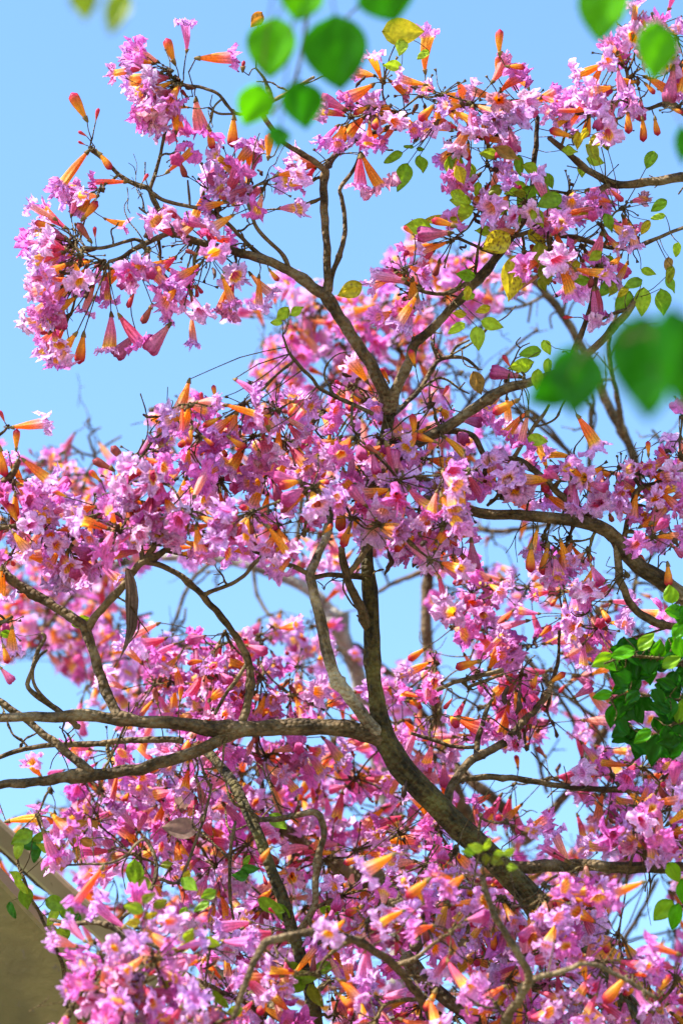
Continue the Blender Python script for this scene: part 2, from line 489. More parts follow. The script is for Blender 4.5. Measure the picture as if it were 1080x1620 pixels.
# ------------------------------------------------------------------ sky gaps: places where no flower hangs (photo positions)
GAPS = [
    [(0, 590), (90, 600), (150, 572), (330, 545), (370, 505), (430, 500), (398, 540), (390, 590), (345, 600), (300, 590), (235, 645), (212, 690), (130, 695), (85, 690), (80, 650), (0, 640)],
    [(235, 905), (300, 915), (335, 890), (400, 905), (470, 930), (465, 960), (430, 960), (400, 985), (345, 975), (310, 1000), (270, 985), (232, 975), (222, 940)],
    [(600, 905), (660, 925), (672, 1010), (655, 1030), (632, 1030), (605, 1035)],
    [(712, 1030), (745, 1040), (772, 1046), (735, 1066), (712, 1080), (700, 1060)],
    [(730, 1245), (790, 1240), (900, 1252), (925, 1285), (895, 1300), (850, 1290), (800, 1285), (752, 1280)],
    [(985, 1400), (1055, 1385), (1060, 1450), (1010, 1500), (985, 1470)],
    [(0, 1060), (50, 1050), (120, 1110), (125, 1128), (0, 1130)],
    [(30, 1255), (115, 1255), (105, 1275), (60, 1280)],
    [(760, 850), (825, 855), (815, 885), (775, 880), (755, 872)],
    [(735, 560), (790, 500), (845, 480), (900, 520), (880, 580), (800, 610), (770, 620), (740, 640), (715, 620)],
    [(870, 640), (1060, 655), (1050, 690), (990, 690), (930, 715), (880, 720), (865, 690)],
    [(530, 300), (640, 240), (690, 265), (700, 320), (655, 340), (630, 385), (590, 410), (560, 440), (535, 420), (545, 360)],
    [(1050, 320), (1080, 320), (1080, 370), (1060, 420), (1040, 380)],
    [(430, 360), (505, 300), (505, 430), (470, 420)],
    [(160, 320), (210, 310), (225, 345), (185, 370), (160, 370)],
    [(930, 230), (1080, 220), (1080, 275), (1000, 280), (950, 265)],
    [(850, 30), (930, 0), (920, 60), (890, 95), (850, 110)],
    [(700, 0), (770, 0), (770, 100), (700, 100)],
    [(704, 1080), (740, 1090), (745, 1110), (720, 1135), (700, 1120)], [(865, 1020), (890, 1025), (885, 1055), (862, 1050)], [(880, 1085), (935, 1095), (930, 1130), (890, 1125)], [(878, 1165), (915, 1170), (905, 1212), (872, 1205)],
    [(735, 1198), (800, 1196), (865, 1200), (865, 1225), (735, 1225)], [(740, 1120), (765, 1125), (760, 1150), (738, 1150)], [(640, 1095), (655, 1100), (650, 1125), (636, 1120)],
    [(862, 1068), (905, 1080), (895, 1120), (868, 1110)],
]
GAPS = [np.array(g, float) for g in GAPS]


def inside(poly, x, y):
    n = len(poly); c = False; j = n - 1
    for i in range(n):
        if ((poly[i, 1] > y) != (poly[j, 1] > y)) and (x < (poly[j, 0] - poly[i, 0]) * (y - poly[i, 1]) / (poly[j, 1] - poly[i, 1] + 1e-9) + poly[i, 0]):
            c = not c
        j = i
    return c


# limbs that the photograph shows bare: (chance to keep bare, depth, half-width px, line)
BARE = [(0.95, 5.05, 40, [(585, 900), (588, 1000), (592, 1090), (606, 1165), (640, 1215), (700, 1285), (760, 1345), (830, 1415)]),
        (0.9, 5.02, 32, [(606, 610), (560, 540), (513, 465), (455, 425), (390, 403)]), (0.9, 5.02, 28, [(517, 440), (512, 275)]),
        (0.85, 5.02, 28, [(625, 630), (657, 545), (730, 470), (780, 415)]), (0.8, 4.95, 26, [(690, 684), (800, 615), (900, 580)]),
        (0.95, 5.02, 32, [(570, 1158), (450, 1152), (355, 1152), (240, 1141), (0, 1134)]), (0.9, 4.95, 28, [(365, 1163), (285, 1196), (180, 1222), (0, 1241)]),
        (0.9, 4.95, 28, [(172, 1105), (138, 1000), (50, 937), (0, 897)]), (0.9, 4.95, 26, [(138, 990), (190, 933), (240, 885)]), (0.9, 4.95, 26, [(393, 1110), (393, 1045), (315, 935), (260, 895)]),
        (0.95, 4.97, 30, [(580, 1140), (527, 1062), (489, 910), (510, 860)]), (0.9, 4.97, 28, [(578, 985), (543, 890)]),
        (0.85, 4.97, 30, [(760, 815), (880, 819), (965, 842), (1030, 911), (1080, 946)]), (0.85, 4.97, 26, [(978, 890), (995, 955), (1080, 992)]), (0.8, 4.97, 24, [(960, 291), (1080, 281)]), (0.7, 4.97, 22, [(868, 217), (940, 276)]),
        (0.75, 4.95, 26, [(400, 1305), (440, 1400), (482, 1530), (497, 1605)]), (0.75, 4.95, 24, [(474, 1475), (500, 1425), (513, 1312), (470, 1290)]), (0.8, 4.5, 22, [(545, 1480), (450, 1482), (403, 1518), (385, 1565)]),
        (0.8, 4.5, 22, [(766, 1405), (812, 1497), (840, 1543), (795, 1620)]), (0.7, 5.15, 20, [(706, 1260), (790, 1180), (850, 1118)]), (0.7, 5.15, 20, [(850, 1372), (1080, 1374)]), (0.7, 5.2, 18, [(745, 1230), (968, 1248)]),
        (0.97, 5.5, 20, [(0, 1440), (60, 1520), (110, 1610)]), (0.97, 5.5, 36, [(-10, 1480), (10, 1540), (40, 1620)]), (0.85, 5.5, 18, [(0, 1322), (90, 1405), (170, 1480)])]
BARE = [(pr, d, w, np.array(l, float)) for pr, d, w, l in BARE]
GR = np.random.RandomState(3)


def seg_dist(l, x, y):
    a, b = l[:-1], l[1:]
    ab = b - a
    t = np.clip(((x - a[:, 0]) * ab[:, 0] + (y - a[:, 1]) * ab[:, 1]) / (ab ** 2).sum(1), 0, 1)
    return np.hypot(a[:, 0] + t * ab[:, 0] - x, a[:, 1] + t * ab[:, 1] - y).min()


def in_gap(p, base=None):
    x, y, d = proj(p)
    for dx, dy in ((0, 0), (16, 0), (-16, 0), (0, 16), (0, -16)):
        if any(inside(g, x + dx, y + dy) for g in GAPS): return True
    pts = [(x, y, d)] + ([proj((np.asarray(p) + base) / 2)] if base is not None else [])
    for pr, ld, w, l in BARE:
        for (a, b, dd) in pts:
            if dd < ld + 0.02 and seg_dist(l, a, b) < w and GR.rand() < pr: return True
    return False


# ------------------------------------------------------------------ a trumpet tree
def img_dir(dx, dy, toward=0.0):
    return unit(RIGHT * dx - UP * dy - FWD * toward)


class Tree:
    def __init__(self, root, seed):
        self.root = root
        self.rng = np.random.RandomState(seed)
        self.samples = []          # limb centre-lines, x y z r
        self.items = []            # (kind, pos, axis, roll, scale)
        self.stalks = Soup()       # fine flower stalks
        self.leaf_list = []
        self.dens = 0.70
        self.squeeze = 1.0
        self.thin = 0.84
        self.dry = Soup()

    def far(self, d):
        return 5.45 + (d - 5.45) * self.squeeze if d > 5.45 else d

    def limb(self, pts, name='branch', mat=None, sides=10, wob=0.24, knots=None, rough=0.07, quiet=False):
        """pts: photo x, y, depth, radius in photo px"""
        rows = [(*P(x, y, self.far(d)), r * self.thin * K * self.far(d)) for x, y, d, r in pts]
        return self.limb3(rows, name, mat, sides, wob, knots, rough)

    def limb3(self, rows, name='branch', mat=None, sides=10, wob=0.25, knots=None, rough=0.07):
        rows = np.array(rows, float)
        L = np.linalg.norm(np.diff(rows[:, :3], axis=0), axis=1).sum()
        thick = rows[:, 3].mean()
        step = max(0.006, min(0.03, thick * 0.8))
        sides = sides if thick > 0.006 else 7
        V, F, cap, c = tube(rows, sides, self.rng, rough, wob, step, int(L * 7) if knots is None else knots)
        o = mesh_obj(name, V, [F, cap], mat or M_BARK, self.root, origin=rows[0, :3], grain=grain_of(c, sides))
        self.samples.append(c)
        return o

    def nearest(self, p):
        best, bd = None, 1e9
        for c in self.samples:
            q = np.linalg.norm(c[:, :3] - p, axis=1)
            i = int(q.argmin())
            if q[i] < bd: bd, best = q[i], c[i]
        return best, bd

    def twig_to(self, p, r_end=0.0016, mx=0.6, name='twig'):
        """a kinked woody twig from the nearest limb to p, one object"""
        b, d = self.nearest(p)
        if d > mx or d < 0.012: return
        a = b[:3]
        n = max(3, int(d / 0.03))
        t = np.linspace(0, 1, n + 1)
        path = a + (p - a) * t[:, None]
        sag = self.rng.normal(0, 0.06, 3) * d
        path += (np.sin(np.pi * t)[:, None]) * sag + self.rng.normal(0, 0.0035, path.shape) * np.sin(np.pi * t)[:, None]
        r0 = min(b[3] * 0.7, r_end + 0.0012 + d * 0.006)
        rows = np.column_stack([path, r0 + (r_end - r0) * t])
        V, F, cap, c = tube(rows, 6, self.rng, 0.12, 0.5, 0.008, int(d * 30))
        mesh_obj(name, V, [F, cap], M_BARK if r0 > 0.004 else M_TWIG, self.root, origin=a, grain=grain_of(c, 6))
        self.samples.append(c)

    def stalk(self, a, b, r=0.0011):
        mid = (a + b) / 2 + self.rng.normal(0, 0.002, 3)
        rows = np.array([(*a, r * 1.25), (*mid, r), (*b, r)])
        V, F, cap, c = tube(rows, 4, self.rng, 0.0, 0.0, 0.02, 0)
        self.stalks.add(V, F, cap)

    def put(self, kind, pos, axis, scale=1.0, roll=None):
        self.items.append((kind, np.asarray(pos, float), unit(axis), self.rng.uniform(0, 6.28) if roll is None else roll, scale))

    def explicit(self, kind, bx, by, tx, ty, d, tilt=None, hub=None):
        """one flower or bud from its stalk end to its mouth, photo positions"""
        r = self.rng
        a, b = P(bx, by, d), P(tx, ty, d)
        L = np.linalg.norm(b - a)
        nom = {'o': 0.066, 'f': 0.066, 'c': 0.05, 'b': 0.041, 'r': 0.019, 'd': 0.038}[kind]
        if kind in 'of':
            sc = min(1.15, max(0.85, L / 0.066))
            ln = 0.066 * sc
            tz = math.sqrt(max(0, ln * ln - L * L))
        else:
            sc = min(1.18, L / nom); tz = 0
        ax = unit(b - a) * min(L, nom * 1.2) + FWD * tz * r.choice([-1, -1, 1])
        self.put(kind, a, ax, sc)
        near, dist = self.nearest(a)
        if hub is not None:
            self.stalk(hub, a)
        elif dist < 0.2 and near is not None:
            # a stalk that leaves the limb and bends into the flower's own axis
            a0 = near[:3]
            self.stalk(a0, (a0 + a) / 2 - unit(ax) * 0.01, 0.0012); self.stalk((a0 + a) / 2 - unit(ax) * 0.01, a)
        else:
            self.stalk(a - unit(ax) * 0.03 + FWD * 0.01, a)

    def hub(self, x, y, d, n, pref=(0, 0), bias=0.0, toward=0.25, twig=True, buds=0.2, orange=0.4, droop=0.25, mx=0.6, size=1.0, mag=1.0):
        r = self.rng
        n = max(1, int(round(n * self.dens)))
        d = self.far(d)
        h = P(x, y, d)
        if twig: self.twig_to(h, 0.0022, mx)
        pd = RIGHT * pref[0] - UP * pref[1]
        made = 0
        for _ in range(n * 3):
            if made >= n: break
            size_f = r.uniform(0.78, 0.98)
            u = unit(unit(r.normal(0, 1, 3)) + pd * bias - FWD * toward - np.array([0, 0, droop]))
            s = r.uniform(0.008, 0.046) * size
            if bias == 0: s *= 1.5
            base = h + u * s + r.normal(0, 0.006, 3)
            ax = unit(u + np.array([0, 0, -0.35]) * droop * 2 + r.normal(0, 0.28, 3))
            if in_gap(base + ax * 0.06, base): continue
            made += 1
            k = r.rand()
            if k < buds * 0.5: kind, sc = 'b', r.uniform(0.8, 1.1)
            elif k < buds * 0.8: kind, sc = 'r', r.uniform(0.8, 1.2)
            elif k < buds: kind, sc = 'd', r.uniform(0.8, 1.1)
            elif k < buds + 0.08: kind, sc = 'c', r.uniform(0.85, 1.1)
            elif k < buds + 0.08 + orange * 0.85: kind, sc = 'o', r.uniform(0.85, 1.12)
            else: kind, sc = 'f', r.uniform(0.85, 1.15)
            self.put(kind, base, ax, sc * size_f)
            self.stalk(h + r.normal(0, 0.003, 3), base)
        # bare stalks whose flowers have dropped, each with its small dry cup
        for _ in range(4 + n // 2):
            u2 = unit(unit(r.normal(0, 1, 3)) + pd * bias * 0.6 - FWD * 0.3)
            e2 = h + u2 * r.uniform(0.02, 0.05)
            if in_gap(e2): continue
            self.stalk(h + u2 * 0.003, e2, 0.0011)
            Fm = frame(u2, 0)
            sc2 = r.uniform(0.35, 0.7)
            self.stalks.add((CALYX[0] * sc2) @ Fm.T + e2, CALYX[1], CALYX[3])
        # withered remains of flowers, dark and crumpled, caught among the stalks
        for _ in range(r.poisson(n * 0.16)):
            u3 = unit(r.normal(0, 1, 3) - np.array([0, 0, 0.6])); p0 = h + r.normal(0, 0.014, 3)
            ln = r.uniform(0.012, 0.03)
            if in_gap(p0): continue
            V, F, cap, c = tube(np.array([(*p0, 0.0012), (*(p0 + u3 * ln * 0.4 + r.normal(0, 0.002, 3)), r.uniform(0.002, 0.0042)), (*(p0 + u3 * ln * 0.75 + r.normal(0, 0.003, 3)), r.uniform(0.002, 0.004)), (*(p0 + u3 * ln), 0.001)]), 6, r, 0.3, 0.3, 0.004, 0)
            self.dry.add(V, F, cap, tri((0.05, 0.022, 0.012), (0.16, 0.07, 0.035), r.rand() ** 2))
        # the knobby stalk end
        V, F, cap, c = tube(np.array([(*(h - u * 0.006), 0.003), (*h, 0.0048), (*(h + u * 0.008), 0.002)]), 6, r, 0.25, 0, 0.003, 0)
        self.stalks.add(V, F, cap)

    def zone(self, poly, d0, d1, hubs, n, gap=42, **kw):
        poly = np.array(poly, float)
        lo, hi = poly.min(0), poly.max(0)
        got = []
        for _ in range(hubs * 40):
            if len(got) >= hubs: break
            x, y = self.rng.uniform(lo[0], hi[0]), self.rng.uniform(lo[1], hi[1])
            if not inside(poly, x, y): continue
            if any((x - a) ** 2 + (y - b) ** 2 < gap * gap for a, b in got): continue
            if any(inside(g, x, y) for g in GAPS): continue
            got.append((x, y))
            self.hub(x, y, self.rng.uniform(d0, d1), n, **kw)

    def leaf(self, x, y, L, ang, d, tone='green', hub=None, W=None, blotch=0.0, roll=None):
        """one leaf: photo position of its middle, length in px, image angle of its tip (degrees, 0 right, 90 down)"""
        self.leaf_list.append((x, y, L, ang, d, tone, hub, W, blotch, roll))

    def sprigs(self, count, _d=None):
        """bare crooked side twigs with a side shoot or two, each one object"""
        r = self.rng
        limbs = [c for c in self.samples if len(c) > 12]
        w = np.array([len(c) for c in limbs], float); w /= w.sum()
        for _ in range(count):
            c = limbs[r.choice(len(limbs), p=w)]
            i = r.randint(len(c) // 3, len(c))
            a = c[i, :3]; r0 = min(c[i, 3] * 0.6, r.uniform(0.0016, 0.0032))
            T = unit(c[min(i + 1, len(c) - 1), :3] - c[i - 1, :3])
            dirn = unit(T * 0.6 + unit(r.normal(0, 1, 3)) + np.array([0, 0, 0.25]))
            L = r.uniform(0.05, 0.17)
            x, y, d = proj(a + dirn * L)
            if not (-40 < x < 1120 and -40 < y < 1660): continue
            pts, p, dd = [(*a, r0)], a.copy(), dirn
            k = r.randint(4, 8)
            for j in range(k):
                dd = unit(dd + r.normal(0, 0.34, 3))
                p = p + dd * L / k
                pts.append((*p, r0 * (1 - 0.55 * (j + 1) / k)))
            V, F, cap, cc = tube(np.array(pts), 5, r, 0.16, 0.3, 0.006, 5)
            sp = Soup(); sp.add(V, F, cap)
            for _ in range(r.randint(0, 4)):
                j = r.randint(1, len(pts) - 1)
                q = np.array(pts[j][:3]); e = unit(r.normal(0, 1, 3)); l2 = L * r.uniform(0.12, 0.4)
                V, F, cap, _c = tube(np.array([(*q, r0 * 0.6), (*(q + e * l2 * 0.5 + r.normal(0, 0.003, 3)), r0 * 0.5), (*(q + e * l2 + r.normal(0, 0.005, 3)), r0 * 0.45)]), 5, r, 0.16, 0.2, 0.006, 2)
                sp.add(V, F, cap)
            sp.build('twig', M_TWIG, self.root, origin=a)

    # -------- turn what was collected into objects
    def finish(self, keep_flowers=100, keep_buds=60, lod=False, leaf_mat=None):
        r = self.rng
        items = self.items
        # how much of each can be seen: paint coarse discs from near to far
        grid = np.full((270, 180), -1, int)
        order = sorted(range(len(items)), key=lambda i: proj(items[i][1])[2])
        seen = np.zeros(len(items), int)
        for i in order:
            k, p, a, ro, sc = items[i]
            reach = {'o': .06, 'f': .06, 'c': .05, 'b': .04, 'r': .02, 'd': .036}[k] * sc
            for f, rad in ((0.35, 0.008), (1.0, 0.022 if k in 'of' else 0.008)):
                x, y, d = proj(p + a * reach * f)
                gx, gy, gr = x / 6, y / 6, max(0.6, rad / (K * d) / 6)
                for yy in range(int(gy - gr), int(gy + gr) + 1):
                    for xx in range(int(gx - gr), int(gx + gr) + 1):
                        if 0 <= yy < 270 and 0 <= xx < 180 and grid[yy, xx] < 0:
                            grid[yy, xx] = i; seen[i] += 1
        flowers = [i for i in sorted(range(len(items)), key=lambda i: -seen[i]) if items[i][0] in 'ofc']
        buds = [i for i in sorted(range(len(items)), key=lambda i: -seen[i]) if items[i][0] in 'brd']
        own = set(flowers[:keep_flowers]) | set(buds[:keep_buds])
        mass_f, mass_b = Soup(), Soup()
        for i, (k, p, a, ro, sc) in enumerate(items):
            lowk = lod and i not in own and k in LOW
            bank = (LOW if lowk else VAR)[k]
            j = r.randint(len(bank))
            g = bank[j]
            V, Q, C = g[0], g[1], g[2]
            T = g[3] if len(g) > 3 else None
            Fm = frame(a, ro)
            if i in own:
                nm = 'bud' if k in 'brd' else 'flower'
                me = shared_mesh((k, j), nm, V, Q, T, C, M_BUD if k in 'brd' else M_PETAL)
                o = bpy.data.objects.new(nm, me)
                COL.objects.link(o)
                o.parent = self.root
                mw = Matrix(((*(Fm[0] * sc), p[0] - self.root.location[0]), (*(Fm[1] * sc), p[1] - self.root.location[1]), (*(Fm[2] * sc), p[2] - self.root.location[2]), (0, 0, 0, 1)))
                o.matrix_basis = mw
                if k not in 'r':
                    ce = shared_mesh('calyx', 'calyx', CALYX[0], CALYX[1], CALYX[3], CALYX[2], M_CALYX)
                    cc = bpy.data.objects.new('calyx', ce)
                    COL.objects.link(cc)
                    cc.parent = o
                    cc.location = (0, 0, -0.003)
            else:
                hue = (1 + r.normal(0, 0.05, 3)) * r.choice([1.0, 1.0, 1.0, 0.8]) * (np.array([0.85, 0.6, 0.5]) if r.rand() < 0.05 else 1.0)
                s = mass_b if k in 'brd' else mass_f
                s.add(V @ Fm.T * sc + p, Q, T, np.clip(C * hue, 0, 0.95))
                cv = (CALYX[0] + [0, 0, -0.003]) @ Fm.T * sc + p
                s.add(cv, CALYX[1], CALYX[3], CALYX[2])
        rl = np.array(self.root.location)
        for s, nm, m in ((mass_f, 'blossoms', M_PETAL), (mass_b, 'bud_mass', M_BUD)):
            o = s.build(nm, m, self.root, origin=rl)
            if o: o['kind'] = 'stuff'
        o = self.dry.build('withered_flowers', M_DRY, self.root, origin=rl)
        if o: o['kind'] = 'stuff'
        o = self.stalks.build('flower_stalks', M_TWIG, self.root, origin=rl)
        if o: o['kind'] = 'stuff'
        tones = {'green': ((0.14, 0.27, 0.012), (0.20, 0.33, 0.02)), 'lime': ((0.27, 0.40, 0.02), (0.36, 0.46, 0.03)),
                 'olive': ((0.16, 0.19, 0.012), (0.26, 0.26, 0.02)), 'yellow': ((0.42, 0.36, 0.02), (0.55, 0.42, 0.03)), 'rust': ((0.36, 0.13, 0.02), (0.45, 0.20, 0.03)),
                 'brown': ((0.25, 0.13, 0.03), (0.32, 0.18, 0.04)), 'deep': ((0.03, 0.13, 0.01), (0.05, 0.19, 0.015)),
                 'grey': ((0.22, 0.15, 0.12), (0.30, 0.20, 0.15))}
        nst = Soup()
        for n, (x, y, L, ang, d, tone, hub, W, blotch, roll) in enumerate(self.leaf_list):
            c0, c1 = tones[tone]
            ln = L * K * d
            ax2 = img_dir(math.cos(math.radians(ang)), math.sin(math.radians(ang)), r.uniform(-0.25, 0.35))
            ww = (W if W else L * r.uniform(0.27, 0.34)) * K * d
            V, Q, C = make_leaf(ln, ww, r, np.array(c0) * r.uniform(0.85, 1.15), np.array(c1) * r.uniform(0.85, 1.15), blotch, *((26, 18) if blotch else (9, 6)))
            face = -FWD if roll is None else unit(-FWD + RIGHT * math.sin(roll) + UP * math.cos(roll))
            z = ax2; xx = unit(np.cross(face, z)); yy = np.cross(z, xx)
            tw = r.uniform(-0.6, 0.6)
            xr = xx * math.cos(tw) + yy * math.sin(tw); yr = -xx * math.sin(tw) + yy * math.cos(tw)
            base = P(x, y, d) - z * ln / 2
            o = mesh_obj('leaf', V @ np.stack([xr, yr, z], 1).T + base, [Q], leaf_mat or M_LEAF, self.root, C, origin=base)
            if n >= 100: o['kind'] = 'stuff'
            if hub is not None:
                h = hub
            else:
                b, dist = self.nearest(base)
                h = b[:3] if b is not None and dist < 0.25 else base - z * 0.04
            rows = np.array([(*h, 0.0011), (*((h + base) / 2 - np.array([0, 0, 0.004]) + r.normal(0, 0.003, 3)), 0.0008), (*base, 0.0007)])
            tv, tf, tcap, _ = tube(rows, 4, r, 0, 0, 0.02, 0)
            nst.add(tv, tf, tcap)
        o = nst.build('leaf_stalks', M_TWIG, self.root, origin=rl)
        if o: o['kind'] = 'stuff'

exec_order = None
# ------------------------------------------------------------------ ground
def ground():
    m, n, l = new_mat('dry_lawn')
    out = n.new('ShaderNodeOutputMaterial'); b = n.new('ShaderNodeBsdfPrincipled')
    nz = n.new('ShaderNodeTexNoise'); nz.inputs['Scale'].default_value = 3; nz.inputs['Detail'].default_value = 8
    tc = n.new('ShaderNodeTexCoord'); l.new(tc.outputs['Object'], nz.inputs['Vector'])
    rp = n.new('ShaderNodeValToRGB')
    rp.color_ramp.elements[0].color = (0.14, 0.135, 0.06, 1); rp.color_ramp.elements[1].color = (0.28, 0.25, 0.15, 1)
    l.new(nz.outputs['Fac'], rp.inputs[0]); l.new(rp.outputs[0], b.inputs['Base Color'])
    b.inputs['Roughness'].default_value = 0.9
    l.new(b.outputs[0], out.inputs['Surface'])
    s = 1500.0
    o = mesh_obj('ground', [(-s, -s, 0), (s, -s, 0), (s, s, 0), (-s, s, 0)], [np.array([[0, 1, 2, 3]])], m, smooth=False)
    o['kind'] = 'structure'


ground()


# ------------------------------------------------------------------ the beige beams
def pergola():
    m, n, l = new_mat('beige_paint')
    out = n.new('ShaderNodeOutputMaterial'); b = n.new('ShaderNodeBsdfPrincipled')
    tc = n.new('ShaderNodeTexCoord')
    nz = n.new('ShaderNodeTexNoise'); nz.inputs['Scale'].default_value = 9; nz.inputs['Detail'].default_value = 8
    sp = n.new('ShaderNodeTexNoise'); sp.inputs['Scale'].default_value = 60; sp.inputs['Detail'].default_value = 5
    l.new(tc.outputs['Object'], nz.inputs['Vector']); l.new(tc.outputs['Object'], sp.inputs['Vector'])
    rp = n.new('ShaderNodeValToRGB')
    rp.color_ramp.elements[0].position = 0.3; rp.color_ramp.elements[0].color = (0.075, 0.052, 0.009, 1)
    rp.color_ramp.elements[1].position = 0.6; rp.color_ramp.elements[1].color = (0.125, 0.09, 0.018, 1)
    l.new(nz.outputs['Fac'], rp.inputs[0])
    mr = n.new('ShaderNodeMapRange'); mr.inputs['From Min'].default_value = 0.64; mr.inputs['From Max'].default_value = 0.72
    l.new(sp.outputs['Fac'], mr.inputs['Value'])
    mx = n.new('ShaderNodeMix'); mx.data_type = 'RGBA'
    l.new(mr.outputs[0], mx.inputs['Factor']); l.new(rp.outputs[0], mx.inputs['A']); mx.inputs['B'].default_value = (0.10, 0.07, 0.03, 1)
    l.new(mx.outputs['Result'], b.inputs['Base Color']); b.inputs['Roughness'].default_value = 0.6
    bp = n.new('ShaderNodeBump'); bp.inputs['Strength'].default_value = 0.25; bp.inputs['Distance'].default_value = 0.003
    l.new(sp.outputs['Fac'], bp.inputs['Height']); l.new(bp.outputs[0], b.inputs['Normal'])
    l.new(b.outputs[0], out.inputs['Surface'])

    base = P(-500, 810, 5.2); base[2] = 0
    root = thing('pergola', base, 'beige painted pergola with stained sloping beams under the flowers', 'pergola')

    pale = m.copy(); pale.name = 'sunlit_beige_paint'  # lighter copy of the beam paint: sunlight on the rail put into its colour
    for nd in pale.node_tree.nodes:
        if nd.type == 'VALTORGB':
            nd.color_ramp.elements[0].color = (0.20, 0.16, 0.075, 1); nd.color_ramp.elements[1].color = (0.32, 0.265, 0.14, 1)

    def bar(name, a, b_, w, h, side, m=m):
        """bevelled box from a to b; w across the picture-facing side, h deep"""
        z = unit(b_ - a); x = unit(side - z * (side @ z)); y = np.cross(z, x)
        c = 0.006
        prof = [(-w/2 + c, -h/2), (w/2 - c, -h/2), (w/2, -h/2 + c), (w/2, h/2 - c), (w/2 - c, h/2), (-w/2 + c, h/2), (-w/2, h/2 - c), (-w/2, -h/2 + c)]
        V = [a + x * p + y * q for p, q in prof] + [b_ + x * p + y * q for p, q in prof]
        F = [[i, (i + 1) % 8, 8 + (i + 1) % 8, 8 + i] for i in range(8)]
        V += [a, b_]
        T = [[16, (i + 1) % 8, i] for i in range(8)] + [[17, 8 + i, 8 + (i + 1) % 8] for i in range(8)]
        return mesh_obj(name, V, [np.array(F), np.array(T)], m, root, smooth=False, origin=a)

    s = img_dir(-0.75, 0.66)
    a1, b1 = P(-330, 1140, 5.05), P(470, 2005, 4.9)
    bar('beam', a1, b1, 0.175, 0.10, s)
    a2, b2 = P(-330, 1010, 5.35), P(560, 1840, 5.35)
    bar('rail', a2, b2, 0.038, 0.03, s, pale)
    for p, dz in ((a1, 0), (b1, 0)):
        q = p + (FWD * 0.0); top = q + np.array([0, 0.02, 0.03]); foot = top.copy(); foot[2] = 0.0
        bar('post', foot, top, 0.09, 0.09, RIGHT)
    bar('crossbar', a1 + np.array([0, 0.052, 0]), a2 - np.array([0, 0.02, 0]), 0.04, 0.04, RIGHT)
    bar('crossbar', b1 + np.array([0, 0.052, 0]), b2 - np.array([0, 0.02, 0]), 0.04, 0.04, RIGHT)


pergola()

GRP = 'pink trumpet trees in flower'
def base_at(x, d, y=810):
    b = P(x, y, d); b[2] = 0
    return b

# ================================================================== the tree in focus
bA = base_at(1060, 6.0)
A = Tree(thing('trumpet_tree', bA, 'pink trumpet tree with a thick dark mossy trunk that forks beneath its flowers', 'tree', GRP), 21)
low = [(*bA, 0.11), (*(bA + [0.02, -0.05, 0.8]), 0.085), (*P(1130, 1900, 5.2), 0.06)]
up = [(1010, 1640, 5.12, 38), (915, 1505, 5.08, 35), (830, 1410, 5.05, 27), (740, 1322, 5.02, 26), (680, 1262, 5.0, 26), (632, 1205, 5.0, 26), (606, 1165, 5.0, 25),
      (597, 1120, 5.0, 18), (590, 1060, 5.0, 16), (586, 990, 5.0, 15), (582, 910, 5.0, 14), (580, 840, 5.02, 13), (588, 760, 5.03, 12), (606, 700, 5.03, 13), (617, 640, 5.02, 14)]
A.limb3(low + [(*P(x, y, d), r * 0.72 * K * d) for x, y, d, r in up], 'trunk', M_MOSS, 20, 0.16, 22, 0.045)
